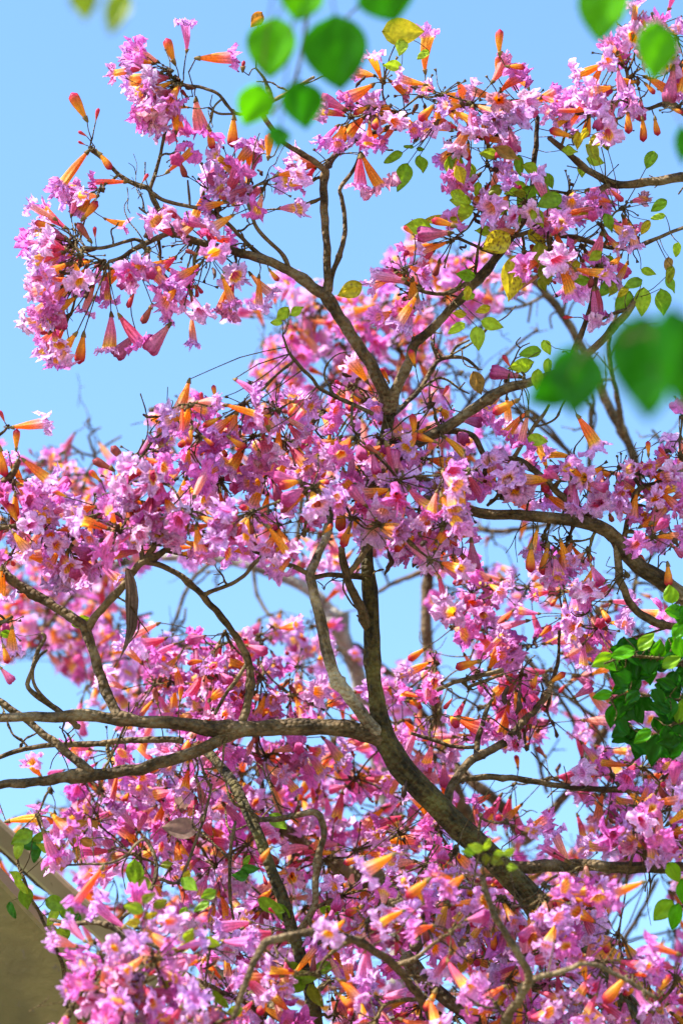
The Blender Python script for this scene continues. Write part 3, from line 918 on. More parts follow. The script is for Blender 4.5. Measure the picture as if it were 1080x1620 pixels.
for pts in [
    # left high limb and its forks
    [(616, 650, 5.02, 12), (603, 610, 5.0, 12), (588, 580, 5.0, 12), (560, 538, 5.0, 11.5), (530, 490, 5.0, 11), (513, 465, 5.0, 11), (488, 448, 5.0, 9.5), (455, 425, 4.99, 9), (420, 411, 4.98, 8.5), (385, 402, 4.97, 8), (340, 390, 4.96, 7), (300, 378, 4.95, 7), (272, 367, 4.95, 6.5)],
    [(272, 367, 4.95, 6.5), (256, 342, 4.95, 5.5), (245, 318, 4.95, 5.5), (236, 298, 4.95, 5.5), (222, 294, 4.95, 5), (205, 288, 4.95, 4.5), (188, 277, 4.95, 4), (170, 257, 4.95, 4), (152, 243, 4.95, 4.5), (143, 232, 4.95, 5)],
    [(272, 367, 4.95, 5.5), (245, 379, 4.94, 5), (222, 388, 4.93, 5), (205, 400, 4.92, 4.5), (188, 410, 4.92, 4), (172, 414, 4.92, 3.5)],
    [(228, 384, 4.94, 4), (215, 378, 4.94, 3.5), (200, 382, 4.93, 3.5), (180, 388, 4.92, 3.5), (160, 393, 4.92, 3.5), (130, 392, 4.9, 3.5)],
    [(228, 375, 4.94, 3), (238, 360, 4.94, 3), (238, 342, 4.94, 2.5), (226, 333, 4.94, 2), (220, 328, 4.94, 1.6)],
    [(237, 300, 4.95, 4), (244, 278, 4.95, 3.6), (253, 252, 4.95, 3.4), (257, 230, 4.95, 3.2), (262, 208, 4.95, 3)],
    [(240, 305, 4.95, 4), (256, 316, 4.95, 4), (280, 323, 4.95, 3.8), (300, 327, 4.95, 3.8), (335, 333, 4.95, 3.8), (360, 352, 4.96, 4), (382, 377, 4.97, 4), (408, 402, 4.98, 4.5), (440, 420, 4.99, 5)],
    [(300, 327, 4.95, 2.4), (299, 305, 4.95, 2.4), (297, 285, 4.95, 1.8)],
    [(458, 424, 4.99, 4.4), (445, 400, 4.98, 4), (425, 382, 4.97, 4), (405, 360, 4.96, 3.8), (397, 335, 4.95, 3.5), (388, 312, 4.95, 3)],
    # upright centre limb
    [(515, 466, 5.0, 7.5), (519, 435, 5.0, 7.5), (517, 395, 5.0, 7.5), (513, 345, 5.0, 7.5), (512, 300, 5.0, 7.5), (514, 268, 5.0, 8)],
    [(514, 270, 5.0, 6), (498, 255, 4.98, 6), (478, 243, 4.97, 5.5), (455, 231, 4.96, 5), (435, 210, 4.95, 5), (420, 190, 4.95, 5), (416, 178, 4.95, 4.5), (430, 160, 4.95, 4.5), (425, 140, 4.95, 4), (417, 122, 4.95, 3), (405, 108, 4.95, 2)],
    [(430, 160, 4.95, 4), (445, 153, 4.94, 4), (468, 138, 4.93, 3.5), (497, 122, 4.93, 3)],
    [(424, 178, 4.95, 3), (400, 180, 4.94, 3), (372, 181, 4.94, 3), (358, 165, 4.94, 3.2), (345, 147, 4.94, 3.2), (322, 139, 4.94, 3.2), (300, 136, 4.94, 3.6), (283, 133, 4.94, 4.5)],
    [(372, 181, 4.94, 2.4), (345, 179, 4.94, 2.4), (330, 170, 4.94, 2)],
    [(514, 268, 5.0, 6), (526, 250, 5.02, 6), (545, 233, 5.03, 6), (562, 221, 5.04, 5.5), (590, 208, 5.05, 5), (625, 203, 5.06, 4.6), (650, 198, 5.07, 4.4), (672, 187, 5.08, 4), (684, 170, 5.1, 3.5)],
    [(520, 462, 5.0, 6), (526, 430, 5.01, 5), (540, 398, 5.02, 4.6), (547, 355, 5.03, 4.4), (541, 315, 5.03, 4.4), (536, 300, 5.03, 4.4), (552, 280, 5.03, 4), (564, 258, 5.03, 3.6), (570, 240, 5.03, 3)],
    # right high limb
    [(618, 650, 5.02, 11), (626, 615, 5.0, 10), (642, 583, 5.0, 9.5), (657, 545, 5.0, 9.5), (670, 532, 5.0, 9), (690, 511, 5.0, 8.5), (730, 470, 5.0, 8.5), (765, 431, 5.0, 8), (790, 402, 5.0, 7), (812, 372, 5.0, 6), (838, 335, 5.0, 5.5), (842, 285, 5.0, 5), (846, 235, 5.0, 5), (850, 185, 5.0, 4)],
    [(656, 550, 5.0, 6), (655, 540, 5.0, 6), (653, 533, 5.0, 4)],
    [(765, 432, 5.0, 4.5), (740, 446, 5.0, 4), (722, 458, 4.99, 4), (695, 466, 4.98, 4), (672, 463, 4.97, 3.6), (658, 455, 4.97, 3.4), (640, 445, 4.97, 3)],
    [(790, 404, 5.0, 4), (768, 396, 5.0, 3.4), (745, 386, 4.98, 3.2), (722, 376, 4.97, 3)],
    [(812, 372, 5.0, 5), (850, 365, 4.98, 5), (885, 372, 4.97, 5), (925, 380, 4.96, 5), (960, 392, 4.95, 4), (1000, 395, 4.95, 3.5), (1030, 380, 4.95, 3.5), (1060, 368, 4.95, 3.5), (1085, 358, 4.95, 3.5)],
    # right middle limb
    [(610, 735, 5.03, 12), (632, 718, 4.98, 11.5), (655, 703, 4.96, 11), (690, 684, 4.95, 10.5), (730, 660, 4.94, 10), (765, 635, 4.93, 9.5), (800, 615, 4.92, 9), (840, 603, 4.92, 8.5), (888, 588, 4.92, 8), (930, 560, 4.92, 7.5), (965, 525, 4.93, 7), (995, 487, 4.94, 7), (1008, 470, 4.95, 5)],
    [(888, 588, 4.92, 5), (905, 558, 4.92, 5), (922, 520, 4.93, 5), (935, 480, 4.94, 5), (942, 440, 4.95, 4.5), (950, 405, 4.95, 4)],
    [(990, 490, 4.94, 4), (968, 497, 4.94, 3.5), (945, 508, 4.93, 3)],
    [(690, 684, 4.95, 5.5), (722, 682, 4.96, 5.5), (745, 687, 4.97, 5.5), (758, 705, 4.97, 5.5), (769, 730, 4.97, 5.5), (765, 756, 4.97, 5.5), (748, 768, 4.97, 5), (720, 775, 4.97, 4)],
    [(622, 655, 5.02, 5.5), (640, 640, 5.06, 5), (662, 618, 5.08, 4.6), (680, 588, 5.1, 4.4), (692, 570, 5.1, 4.2), (712, 565, 5.1, 4), (735, 566, 5.1, 3.6), (757, 585, 5.1, 3)],
    [(692, 570, 5.1, 3), (685, 552, 5.1, 2.6), (682, 542, 5.1, 2)],
    [(712, 565, 5.1, 3), (722, 548, 5.1, 2.6), (742, 538, 5.1, 2)],
    # twig in front of the centre mass
    [(590, 655, 4.95, 4.4), (560, 640, 4.93, 4.2), (530, 628, 4.92, 4), (505, 615, 4.92, 4), (492, 597, 4.92, 3.6), (470, 575, 4.92, 3.4), (455, 555, 4.92, 3), (447, 530, 4.92, 2)],
    # left horizontal limbs
    [(622, 1182, 5.01, 11), (598, 1166, 5.0, 17), (570, 1158, 4.99, 17), (520, 1150, 4.98, 16), (450, 1152, 4.96, 15), (370, 1154, 4.94, 15), (355, 1152, 4.94, 16), (300, 1147, 4.92, 13), (240, 1141, 4.9, 12), (190, 1137, 4.89, 11.5), (125, 1131, 4.88, 11.5), (60, 1137, 4.87, 9.5), (0, 1134, 4.86, 8.5), (-70, 1140, 4.85, 8)],
    [(395, 1152, 4.95, 12), (365, 1163, 4.94, 12), (330, 1180, 4.93, 12), (285, 1196, 4.92, 11.5), (230, 1213, 4.91, 11.5), (180, 1222, 4.9, 11), (130, 1228, 4.89, 10), (60, 1237, 4.88, 9), (0, 1241, 4.87, 8.5), (-70, 1255, 4.86, 8)],
    [(186, 1134, 4.89, 10), (172, 1105, 4.9, 9.5), (158, 1068, 4.91, 9.5), (146, 1030, 4.92, 9.5), (138, 1000, 4.93, 10), (125, 982, 4.93, 9.5), (98, 966, 4.94, 9), (50, 937, 4.95, 9), (20, 918, 4.95, 8.5), (0, 897, 4.96, 8), (-50, 860, 4.97, 7)],
    [(138, 995, 4.93, 8), (152, 972, 4.92, 7.5), (172, 950, 4.91, 7.5), (190, 933, 4.9, 7.5), (208, 908, 4.9, 7), (225, 890, 4.9, 7), (250, 878, 4.9, 6.5), (270, 866, 4.9, 6), (292, 852, 4.92, 5)],
    [(225, 890, 4.9, 5), (222, 865, 4.9, 5), (212, 838, 4.9, 4.5), (196, 818, 4.9, 4.5), (175, 803, 4.9, 4)],
    [(225, 888, 4.9, 5), (240, 870, 4.9, 5.5), (247, 850, 4.9, 6), (246, 838, 4.9, 5)],
    [(383, 1142, 4.95, 8), (393, 1110, 4.95, 7.5), (398, 1075, 4.95, 7.5), (393, 1045, 4.95, 7), (380, 1018, 4.94, 7), (350, 975, 4.93, 6.5), (315, 935, 4.92, 6), (280, 907, 4.91, 5.5), (250, 892, 4.9, 5.5), (226, 889, 4.9, 5)],
    [(390, 1050, 4.95, 4), (375, 1075, 4.95, 4), (355, 1100, 4.96, 3.5), (340, 1130, 4.96, 3)],
    [(125, 1150, 4.95, 6), (100, 1130, 4.92, 6), (70, 1108, 4.9, 5.5), (42, 1088, 4.89, 5), (52, 1060, 4.89, 4.5), (60, 1030, 4.89, 4.2), (72, 1008, 4.89, 4), (66, 1002, 4.89, 3)],
    [(100, 1130, 4.9, 4), (72, 1107, 4.89, 4), (55, 1085, 4.88, 3.6), (51, 1062, 4.88, 3.2), (60, 1040, 4.88, 3), (75, 1028, 4.88, 2)],
    [(145, 1222, 4.89, 8.5), (112, 1196, 4.9, 8), (75, 1165, 4.92, 7.5), (40, 1138, 4.93, 7), (0, 1110, 4.94, 6.5), (-60, 1070, 4.95, 6)],
    [(290, 1172, 5.05, 6.5), (240, 1170, 5.06, 6.5), (195, 1172, 5.07, 6), (140, 1178, 5.08, 5.5), (65, 1178, 5.1, 5), (0, 1197, 5.1, 4.5), (-60, 1215, 5.1, 4)],
    [(490, 915, 4.94, 5), (520, 908, 4.96, 5), (555, 912, 4.98, 5), (580, 915, 5.0, 4)],
    [(488, 908, 4.94, 5), (470, 898, 4.93, 4.5), (440, 888, 4.92, 4.5), (418, 878, 4.92, 4), (400, 872, 4.92, 3)],
    [(415, 880, 4.92, 4.2), (400, 893, 4.9, 4), (388, 910, 4.9, 4), (370, 922, 4.9, 4), (348, 931, 4.9, 3.6), (325, 940, 4.9, 5)],
    [(590, 1035, 5.01, 3), (586, 1008, 5.0, 7), (576, 978, 4.985, 8.5), (564, 950, 4.97, 8.5), (552, 925, 4.96, 8), (543, 895, 4.95, 7.5), (540, 865, 4.95, 6)],
    [(548, 912, 4.96, 6), (566, 890, 4.95, 6), (580, 868, 4.95, 6), (597, 850, 4.95, 5)],
    # limbs on the right of the trunk
    [(715, 1290, 5.02, 9), (706, 1260, 5.04, 8.5), (737, 1206, 5.08, 8), (765, 1192, 5.1, 8), (790, 1180, 5.12, 7.5), (820, 1150, 5.15, 7.5), (850, 1118, 5.18, 7), (870, 1090, 5.2, 6)],
    [(752, 1200, 5.1, 6), (754, 1178, 5.12, 6), (762, 1145, 5.14, 5), (772, 1115, 5.16, 4), (780, 1105, 5.16, 2.5)],
    [(755, 1182, 5.12, 4), (725, 1182, 5.12, 4), (700, 1176, 5.12, 4), (672, 1166, 5.12, 4), (650, 1160, 5.12, 3)],
    [(715, 1238, 5.08, 5.5), (745, 1230, 5.1, 6), (797, 1229, 5.12, 6), (850, 1237, 5.14, 6), (905, 1247, 5.16, 5.5), (968, 1248, 5.18, 6), (1012, 1250, 5.2, 6.5), (1033, 1268, 5.2, 7), (1042, 1305, 5.2, 7)],
    [(690, 1092, 5.1, 4), (712, 1082, 5.1, 4.4), (735, 1075, 5.1, 4.6), (760, 1068, 5.12, 5), (795, 1060, 5.14, 4.6)],
    [(738, 1088, 5.12, 3.4), (760, 1080, 5.12, 3.4), (796, 1066, 5.12, 3)],
    [(795, 1370, 5.1, 12), (840, 1372, 5.12, 12), (880, 1369, 5.14, 12), (960, 1370, 5.16, 11), (1040, 1372, 5.18, 10.5), (1120, 1376, 5.2, 10)],
    [(410, 1300, 5.5, 13), (455, 1318, 5.5, 13), (500, 1345, 5.5, 12.5), (560, 1384, 5.5, 12), (610, 1420, 5.5, 12), (700, 1480, 5.4, 12), (850, 1560, 5.2, 14)],
    [(720, 790, 5.0, 5), (690, 760, 4.98, 4.5), (640, 758, 4.95, 5), (600, 764, 4.95, 5.5), (560, 768, 4.94, 5), (520, 772, 4.94, 5), (490, 782, 4.93, 4)],
]:
    A.limb(pts)
# the fork left of the trunk, its sunlit look put into paler bark
A.limb([(604, 1172, 5.0, 8), (592, 1153, 4.99, 11.5), (572, 1130, 4.975, 12), (548, 1098, 4.95, 12), (527, 1062, 4.94, 11.5), (517, 1030, 4.94, 11), (511, 1000, 4.94, 10.5), (503, 965, 4.94, 10), (495, 935, 4.94, 9.5), (489, 910, 4.94, 9), (500, 882, 4.95, 8), (514, 852, 4.96, 7.5), (522, 820, 4.97, 7), (525, 790, 4.98, 6)], mat=M_SUNLIT)
A.limb([(340, 890, 4.92, 3.5), (300, 880, 4.9, 3), (262, 872, 4.9, 3)], 'twig')

E = A.explicit
UL = 4.93
for k, bx, by, tx, ty in [
    ('b', 138, 191, 115, 150), ('r', 152, 191, 155, 172), ('r', 138, 216, 128, 209), ('r', 135, 229, 122, 223), ('o', 141, 238, 95, 290), ('b', 156, 241, 178, 268), ('o', 202, 288, 145, 286),
    ('b', 277, 101, 258, 52), ('f', 295, 83, 301, 36), ('o', 310, 92, 380, 92), ('o', 272, 138, 278, 212), ('o', 263, 274, 308, 236), ('f', 310, 155, 313, 224), ('b', 300, 170, 281, 168),
    ('b', 330, 200, 336, 243), ('b', 370, 183, 367, 231), ('b', 424, 252, 426, 216), ('r', 298, 156, 289, 145), ('r', 384, 112, 385, 93), ('f', 262, 150, 240, 222), ('o', 255, 140, 222, 205), ('b', 245, 130, 225, 196),
    ('f', 90, 348, 42, 322), ('b', 86, 357, 54, 353), ('b', 130, 348, 160, 316), ('f', 113, 343, 127, 298), ('r', 151, 376, 148, 349), ('d', 145, 383, 124, 356),
    ('o', 122, 526, 82, 574), ('b', 133, 526, 126, 571), ('o', 102, 510, 70, 548), ('o', 122, 468, 80, 500), ('f', 176, 495, 177, 562), ('f', 188, 497, 226, 557), ('c', 216, 526, 185, 563), ('d', 241, 482, 224, 516),
    ('c', 270, 512, 228, 560), ('r', 213, 462, 203, 483), ('f', 283, 465, 266, 508), ('f', 304, 468, 324, 503), ('f', 304, 498, 303, 545), ('o', 219, 405, 264, 458), ('c', 291, 351, 260, 329), ('r', 295, 454, 312, 454),
    ('f', 370, 442, 360, 497), ('o', 410, 435, 408, 488), ('b', 425, 425, 440, 446), ('b', 205, 420, 232, 440), ('c', 210, 430, 190, 455), ('o', 200, 415, 160, 460), ('d', 180, 425, 152, 422),
    ('r', 258, 328, 275, 338), ('f', 440, 330, 478, 330), ('r', 226, 288, 236, 272), ('o', 360, 320, 318, 322), ('o', 370, 340, 330, 365), ('o', 330, 378, 372, 372), ('c', 335, 360, 300, 350)]:
    E(k, bx, by, tx, ty, UL + A.rng.uniform(-0.05, 0.05))
for k, bx, by, tx, ty in [
    ('b', 790, 88, 786, 49), ('b', 785, 119, 787, 84), ('b', 800, 105, 834, 105), ('o', 572, 243, 606, 320), ('f', 570, 245, 566, 305), ('b', 720, 358, 678, 344), ('c', 715, 368, 652, 373), ('o', 710, 382, 663, 402),
    ('r', 907, 502, 878, 502), ('f', 640, 442, 588, 434), ('o', 660, 465, 628, 518), ('b', 820, 632, 784, 651), ('o', 912, 657, 948, 708), ('o', 835, 650, 793, 688), ('f', 835, 652, 822, 704), ('r', 700, 625, 713, 604),
    ('b', 655, 692, 655, 657), ('c', 825, 597, 778, 587), ('r', 806, 580, 798, 566), ('b', 540, 790, 538, 842), ('f', 610, 700, 642, 772), ('o', 540, 690, 495, 735), ('b', 655, 372, 640, 360),
    ('o', 700, 690, 740, 715), ('b', 690, 700, 660, 690), ('o', 690, 800, 645, 830), ('o', 675, 812, 682, 862), ('o', 690, 855, 684, 905), ('c', 745, 852, 748, 897), ('b', 650, 845, 625, 870)]:
    E(k, bx, by, tx, ty, 4.9 + A.rng.uniform(-0.05, 0.05))
for k, bx, by, tx, ty in [
    ('d', 203, 732, 170, 704), ('d', 180, 744, 144, 724), ('b', 161, 762, 141, 745), ('r', 175, 762, 175, 746), ('b', 194, 761, 188, 737), ('b', 107, 787, 88, 776), ('o', 155, 801, 114, 814),
    ('o', 300, 600, 285, 660), ('b', 342, 632, 335, 606), ('r', 320, 640, 318, 625), ('o', 355, 640, 405, 655), ('o', 302, 652, 252, 672), ('b', 350, 660, 325, 672), ('b', 360, 690, 385, 710), ('r', 425, 680, 418, 655),
    ('o', 310, 760, 355, 735), ('o', 232, 795, 190, 800), ('b', 470, 640, 455, 655), ('f', 370, 600, 410, 620), ('b', 320, 690, 340, 708)]:
    E(k, bx, by, tx, ty, 4.82 + A.rng.uniform(-0.05, 0.05))

H = A.hub
for x, y, n, px, py, b in [
    (285, 132, 14, -0.8, 0.35, 1.5), (270, 112, 5, -1, -0.1, 1.5), (118, 385, 12, -1, -0.1, 1.3), (128, 405, 9, -0.9, 0.4, 1.2), (165, 415, 8, -1, 0.5, 1.2), (120, 440, 11, -0.9, 0.6, 1.3),
    (110, 500, 7, -0.9, 0.6, 1.4), (160, 300, 4, -0.5, 0.5, 1.2), (140, 330, 4, 0, -1, 1), (235, 395, 4, 0.3, 1, 1), (255, 420, 4, 0, 1, 1), (300, 440, 4, 0, 1, 1.2), (345, 330, 5, 0, 0.3, 0.5),
    (390, 305, 7, 0, -1, 1.0), (365, 260, 6, 0, 0.3, 0.6), (420, 290, 4, 0.5, 0.2, 1), (330, 300, 3, 0.2, -0.6, 1), (335, 400, 6, 0, 0.6, 0.8), (370, 420, 6, 0, 0.8, 0.9), (280, 240, 3, 0.3, 0.2, 0.8), (300, 385, 4, 0, 0.6, 0.8),
    (640, 180, 12, -0.8, 0.0, 1.0), (590, 175, 10, -0.4, 0.3, 0.7), (555, 185, 6, -1, -0.2, 0.8), (605, 130, 5, 0, -0.6, 0.8), (520, 262, 5, -1, 0.1, 1.6), (665, 150, 5, 0.2, -0.6, 0.8),
    (700, 150, 7, 0, -0.5, 0.8), (745, 165, 8, 0, -0.4, 0.7), (790, 160, 9, 0, -0.4, 0.6), (835, 165, 7, 0.2, -0.2, 0.8), (740, 210, 8, -0.6, 0.5, 1.0), (790, 215, 5, 0, 0.4, 0.8), (720, 240, 4, -0.3, 0.6, 1),
    (665, 458, 6, -1, 0.2, 1.2), (650, 470, 4, -0.2, 1, 1.2), (640, 430, 5, -0.6, -0.5, 1), (715, 380, 4, -1, 0.3, 1.3), (830, 320, 7, 0, 0.1, 0.3), (860, 350, 8, 0, 0.2, 0.3), (870, 400, 9, 0, 0.4, 0.5), (920, 390, 8, 0, 0.3, 0.5),
    (950, 355, 7, 0.3, -0.1, 0.6), (985, 330, 6, 0.6, -0.2, 0.8), (900, 305, 6, 0, -0.2, 0.5), (830, 400, 5, 0, 0.5, 0.6), (1000, 385, 5, 0.5, -0.1, 0.8), (860, 430, 4, 0, 0.8, 0.8), (770, 260, 4, 0, 0.5, 0.7), (760, 330, 4, 0, 0.2, 0.7), (950, 420, 3, 0, 1, 1),
    (820, 585, 4, -1, 0.1, 1.2), (800, 600, 3, -0.7, 0.5, 1), (680, 640, 4, 0, 0, 0), (700, 665, 4, 0.2, 0.2, 0.5)]:
    H(x, y, UL + A.rng.uniform(-0.05, 0.1), max(2, int(round(n * (1.5 if x < 320 else 1.2)))), (px, py), b, buds=0.14, orange=0.5, toward=0.05)
# the sharp centre band
for x, y, n in [(270, 655, 8), (300, 640, 7), (320, 690, 11), (295, 740, 13), (385, 640, 11), (400, 690, 13), (350, 760, 14), (440, 650, 12), (455, 700, 14), (420, 750, 14), (510, 650, 12), (520, 705, 14), (495, 770, 14), (565, 690, 12), (570, 745, 14), (620, 700, 12), (630, 760, 14),
                (670, 725, 9), (400, 810, 13), (350, 830, 12), (300, 810, 13), (250, 760, 13), (240, 815, 13), (200, 770, 10), (190, 840, 12), (145, 820, 12), (110, 860, 11), (250, 860, 9), (440, 830, 9), (480, 845, 7), (555, 820, 8), (600, 830, 10), (640, 830, 11), (690, 850, 10),
                (680, 885, 7), (735, 790, 10), (700, 750, 10), (590, 640, 8), (560, 610, 7), (150, 880, 7), (330, 870, 7), (215, 720, 7), (740, 745, 6)]:
    H(x, y, 4.97 + A.rng.uniform(-0.22, 0.18), n, (0, 0.1), 0.15, toward=0.1, orange=0.38, buds=0.2, droop=0.4)
# lower band of the tree in focus, both sides of the trunk
A.zone([(250, 1020), (340, 985), (420, 985), (480, 1060), (540, 1110), (540, 1150), (420, 1140), (330, 1140), (250, 1130), (225, 1080)], 5.2, 5.6, 15, 12, 45, toward=0.1, droop=0.35, orange=0.28, buds=0.16)
A.zone([(640, 1060), (660, 1060), (690, 960), (700, 930), (760, 900), (860, 920), (960, 960), (960, 1080), (900, 1130), (940, 1200), (1000, 1210), (1080, 1200), (1080, 1360), (960, 1350), (940, 1260), (720, 1230), (690, 1220), (640, 1190), (620, 1120)], 5.15, 5.6, 44, 9, 42, toward=0.1, droop=0.35, orange=0.3, buds=0.16)
A.zone([(110, 1190), (240, 1180), (400, 1160), (560, 1175), (640, 1240), (720, 1330), (800, 1390), (760, 1440), (600, 1480), (420, 1440), (300, 1420), (220, 1380), (170, 1330), (110, 1260)], 5.2, 5.7, 52, 12, 44, toward=0.1, droop=0.35, orange=0.25, buds=0.16)
for k, bx, by, tx, ty in [('o', 827, 1317, 880, 1302), ('b', 776, 1300, 778, 1282), ('o', 10, 1300, 72, 1288), ('b', 575, 1355, 540, 1370), ('o', 330, 1110, 350, 1090), ('d', 250, 1115, 245, 1090), ('b', 285, 1110, 287, 1088), ('b', 760, 1045, 725, 1055), ('r', 715, 1105, 705, 1118),
                          ('b', 850, 1065, 840, 1090), ('b', 868, 1080, 895, 1065), ('c', 905, 1105, 935, 1085), ('d', 1000, 1100, 985, 1075)]:
    E(k, bx, by, tx, ty, 5.02)
# leaves
def leafset(T, x, y, d, tone, spec):
    h = P(x, y, d)
    for lx, ly, L, ang, *rest in spec:
        T.leaf(lx, ly, L, ang, d + T.rng.uniform(-0.02, 0.02), rest[0] if rest else tone, h, None, 0.0)
    b, dist = T.nearest(h)
    if b is not None and dist < 0.4: T.stalk(b[:3], h, 0.0011)


leafset(A, 690, 195, 5.0, 'green', [(622, 250, 34, 150), (637, 280, 50, 110), (665, 261, 34, 85), (646, 233, 16, 180), (665, 236, 14, 0)])
leafset(A, 728, 225, 4.97, 'lime', [(718, 259, 28, 115), (742, 273, 34, 85), (755, 300, 26, 100), (772, 243, 30, 180)])
leafset(A, 775, 325, 4.97, 'lime', [(728, 318, 36, 185), (730, 338, 42, 150), (740, 330, 20, 170)])
leafset(A, 633, 55, 4.92, 'yellow', [(637, 50, 68, 3), (634, 76, 34, 105, 'lime'), (669, 88, 26, 140, 'lime'), (620, 103, 30, 180, 'lime')])
leafset(A, 408, 40, 4.94, 'rust', [(406, 31, 30, 125)])
for _ in range(30):
    A.leaf(A.rng.uniform(700, 1060), A.rng.uniform(200, 480), A.rng.uniform(20, 38), A.rng.uniform(30, 190), 4.9 + A.rng.uniform(-0.06, 0.02), A.rng.choice(['green', 'lime', 'green', 'olive', 'olive', 'yellow']), blotch=0.04)
A.leaf(660, 358, 44, 180, 4.95, 'lime'); A.leaf(690, 348, 36, 190, 4.95, 'yellow', blotch=0.3)
A.leaf(812, 440, 74, 95, 4.88, 'yellow', W=24, blotch=0.12); A.leaf(784, 383, 50, 150, 4.88, 'yellow', W=20, blotch=0.22)
A.leaf(860, 415, 60, 80, 4.9, 'yellow', W=17, blotch=0.2); A.leaf(900, 425, 50, 30, 4.95, 'lime')
for x, y, L, a, t in [(800, 245, 44, 30, 'brown'), (822, 262, 34, 80, 'green'), (840, 270, 36, 30, 'lime'), (858, 300, 44, 70, 'green'), (815, 300, 40, 160, 'lime'), (830, 315, 50, 120, 'green'), (790, 330, 40, 140, 'lime'), (815, 345, 34, 100, 'green'),
                      (868, 320, 48, 150, 'green'), (850, 345, 36, 60, 'lime'), (880, 345, 40, 90, 'green'), (913, 222, 30, 90, 'yellow'), (943, 225, 38, 130, 'yellow'), (942, 254, 32, 10, 'lime'), (900, 240, 26, 10, 'lime'), (920, 268, 26, 95, 'lime'), (765, 365, 30, 180, 'lime'),
                      (1040, 343, 24, 170, 'lime'), (1020, 360, 26, 120, 'yellow'), (1000, 450, 36, 155, 'green'), (968, 440, 34, 20, 'green'), (960, 455, 40, 130, 'green'), (985, 480, 46, 120, 'green'), (1016, 478, 48, 95, 'lime'), (1048, 478, 44, 80, 'green'), (1060, 450, 30, 60, 'green'), (1025, 430, 26, 20, 'lime'), (1070, 395, 24, 100, 'lime'),
                      (965, 415, 30, 20, 'green'), (940, 405, 26, 150, 'lime'), (1057, 420, 28, 95, 'brown'),
                      (722, 521, 32, 145, 'lime'), (726, 496, 24, 185, 'yellow'), (755, 535, 40, 85, 'lime'), (778, 513, 38, 15, 'lime'), (763, 490, 26, 160, 'yellow'), (754, 606, 40, 70, 'brown'), (553, 459, 44, 155, 'yellow'),
                      (823, 578, 44, 165, 'lime'), (838, 558, 36, 170, 'green'), (864, 549, 26, 70, 'lime'), (850, 600, 34, 90, 'lime'), (865, 580, 28, 100, 'lime'), (850, 696, 34, 10, 'lime'), (740, 470, 24, 160, 'lime'),
                      (447, 497, 30, 130, 'lime'), (437, 510, 20, 180, 'lime'), (470, 492, 26, 330, 'lime'), (113, 975, 22, 260, 'lime'), (133, 980, 24, 345, 'lime'), (120, 990, 14, 200, 'lime'), (8, 1002, 26, 180, 'green')]:
    A.leaf(x, y, L, a, 4.93 + A.rng.uniform(-0.05, 0.05), t, blotch=0.08 if t in ('yellow', 'brown') else 0.0)
# dry curled leaf hanging under the left fork
def dry_leaf():
    a = P(202, 900, 4.88)
    r = A.rng
    n, mcols = 22, 9
    V, C = [], []
    for i in range(n):
        t = i / (n - 1)
        x = 202 + 8 * math.sin(t * 3) - 22 * max(0, t - 0.6) / 0.4
        y = 900 + 155 * t
        w = np.interp(t, [0, 0.12, 0.35, 0.6, 0.75, 0.9, 1], [1.5, 9, 16, 11, 4.5, 4, 1.2])
        for j in range(mcols):
            v = j / (mcols - 1) * 2 - 1
            twst = 1.9 * t - 0.4
            V.append(P(x + v * w * 0.85 * math.cos(twst) + 2.5 * math.sin(9 * t + v), y + 2 * math.sin(3 * v + 6 * t), 4.88 + v * w * 0.0009 * math.sin(twst) + 0.012 * math.cos(v * 2.6) * (w / 16) + 0.004 * math.sin(14 * t + 2 * v)))
            k = 0.5 + 0.5 * math.sin(11 * v + 2 * t)
            C.append(tri((0.07, 0.045, 0.03), (0.24, 0.17, 0.13), k * (1 - 0.5 * t)))
    idx = np.arange(n * mcols).reshape(n, mcols)
    Q = np.stack([idx[:-1, :-1], idx[:-1, 1:], idx[1:, 1:], idx[1:, :-1]], -1).reshape(-1, 4)
    o = mesh_obj('dry_leaf', V, [Q], M_DRY, A.root, np.array(C), origin=a)
    o['label'] = 'long brown curled dry leaf'
    A.stalk(A.nearest(a)[0][:3], a, 0.0014)


dry_leaf()
# withered black pods between the flowers
for x, y, L in [(818, 1110, 44), (800, 1100, 30), (610, 890, 40), (655, 880, 36), (440, 860, 36), (600, 810, 40), (640, 1250, 30)]:
    a, b = P(x + 3, y - L / 2, 4.97), P(x - 2, y + L / 2, 4.97)
    m = (a + b) / 2 + A.rng.normal(0, 0.003, 3)
    V, F, cap, _ = tube(np.array([(*a, .0012), (*m, .005), (*(m * .4 + b * .6), .0045), (*b, .001)]), 7, A.rng, 0.25, 0.3, 0.006, 1)
    mesh_obj('dry_pod', V, [F, cap], M_DRY, A.root, np.tile((0.06, 0.03, 0.02), (len(V), 1)), origin=a)
    A.stalk(A.nearest(a)[0][:3], a, 0.001)
A.sprigs(150)
A.finish(100, 100)

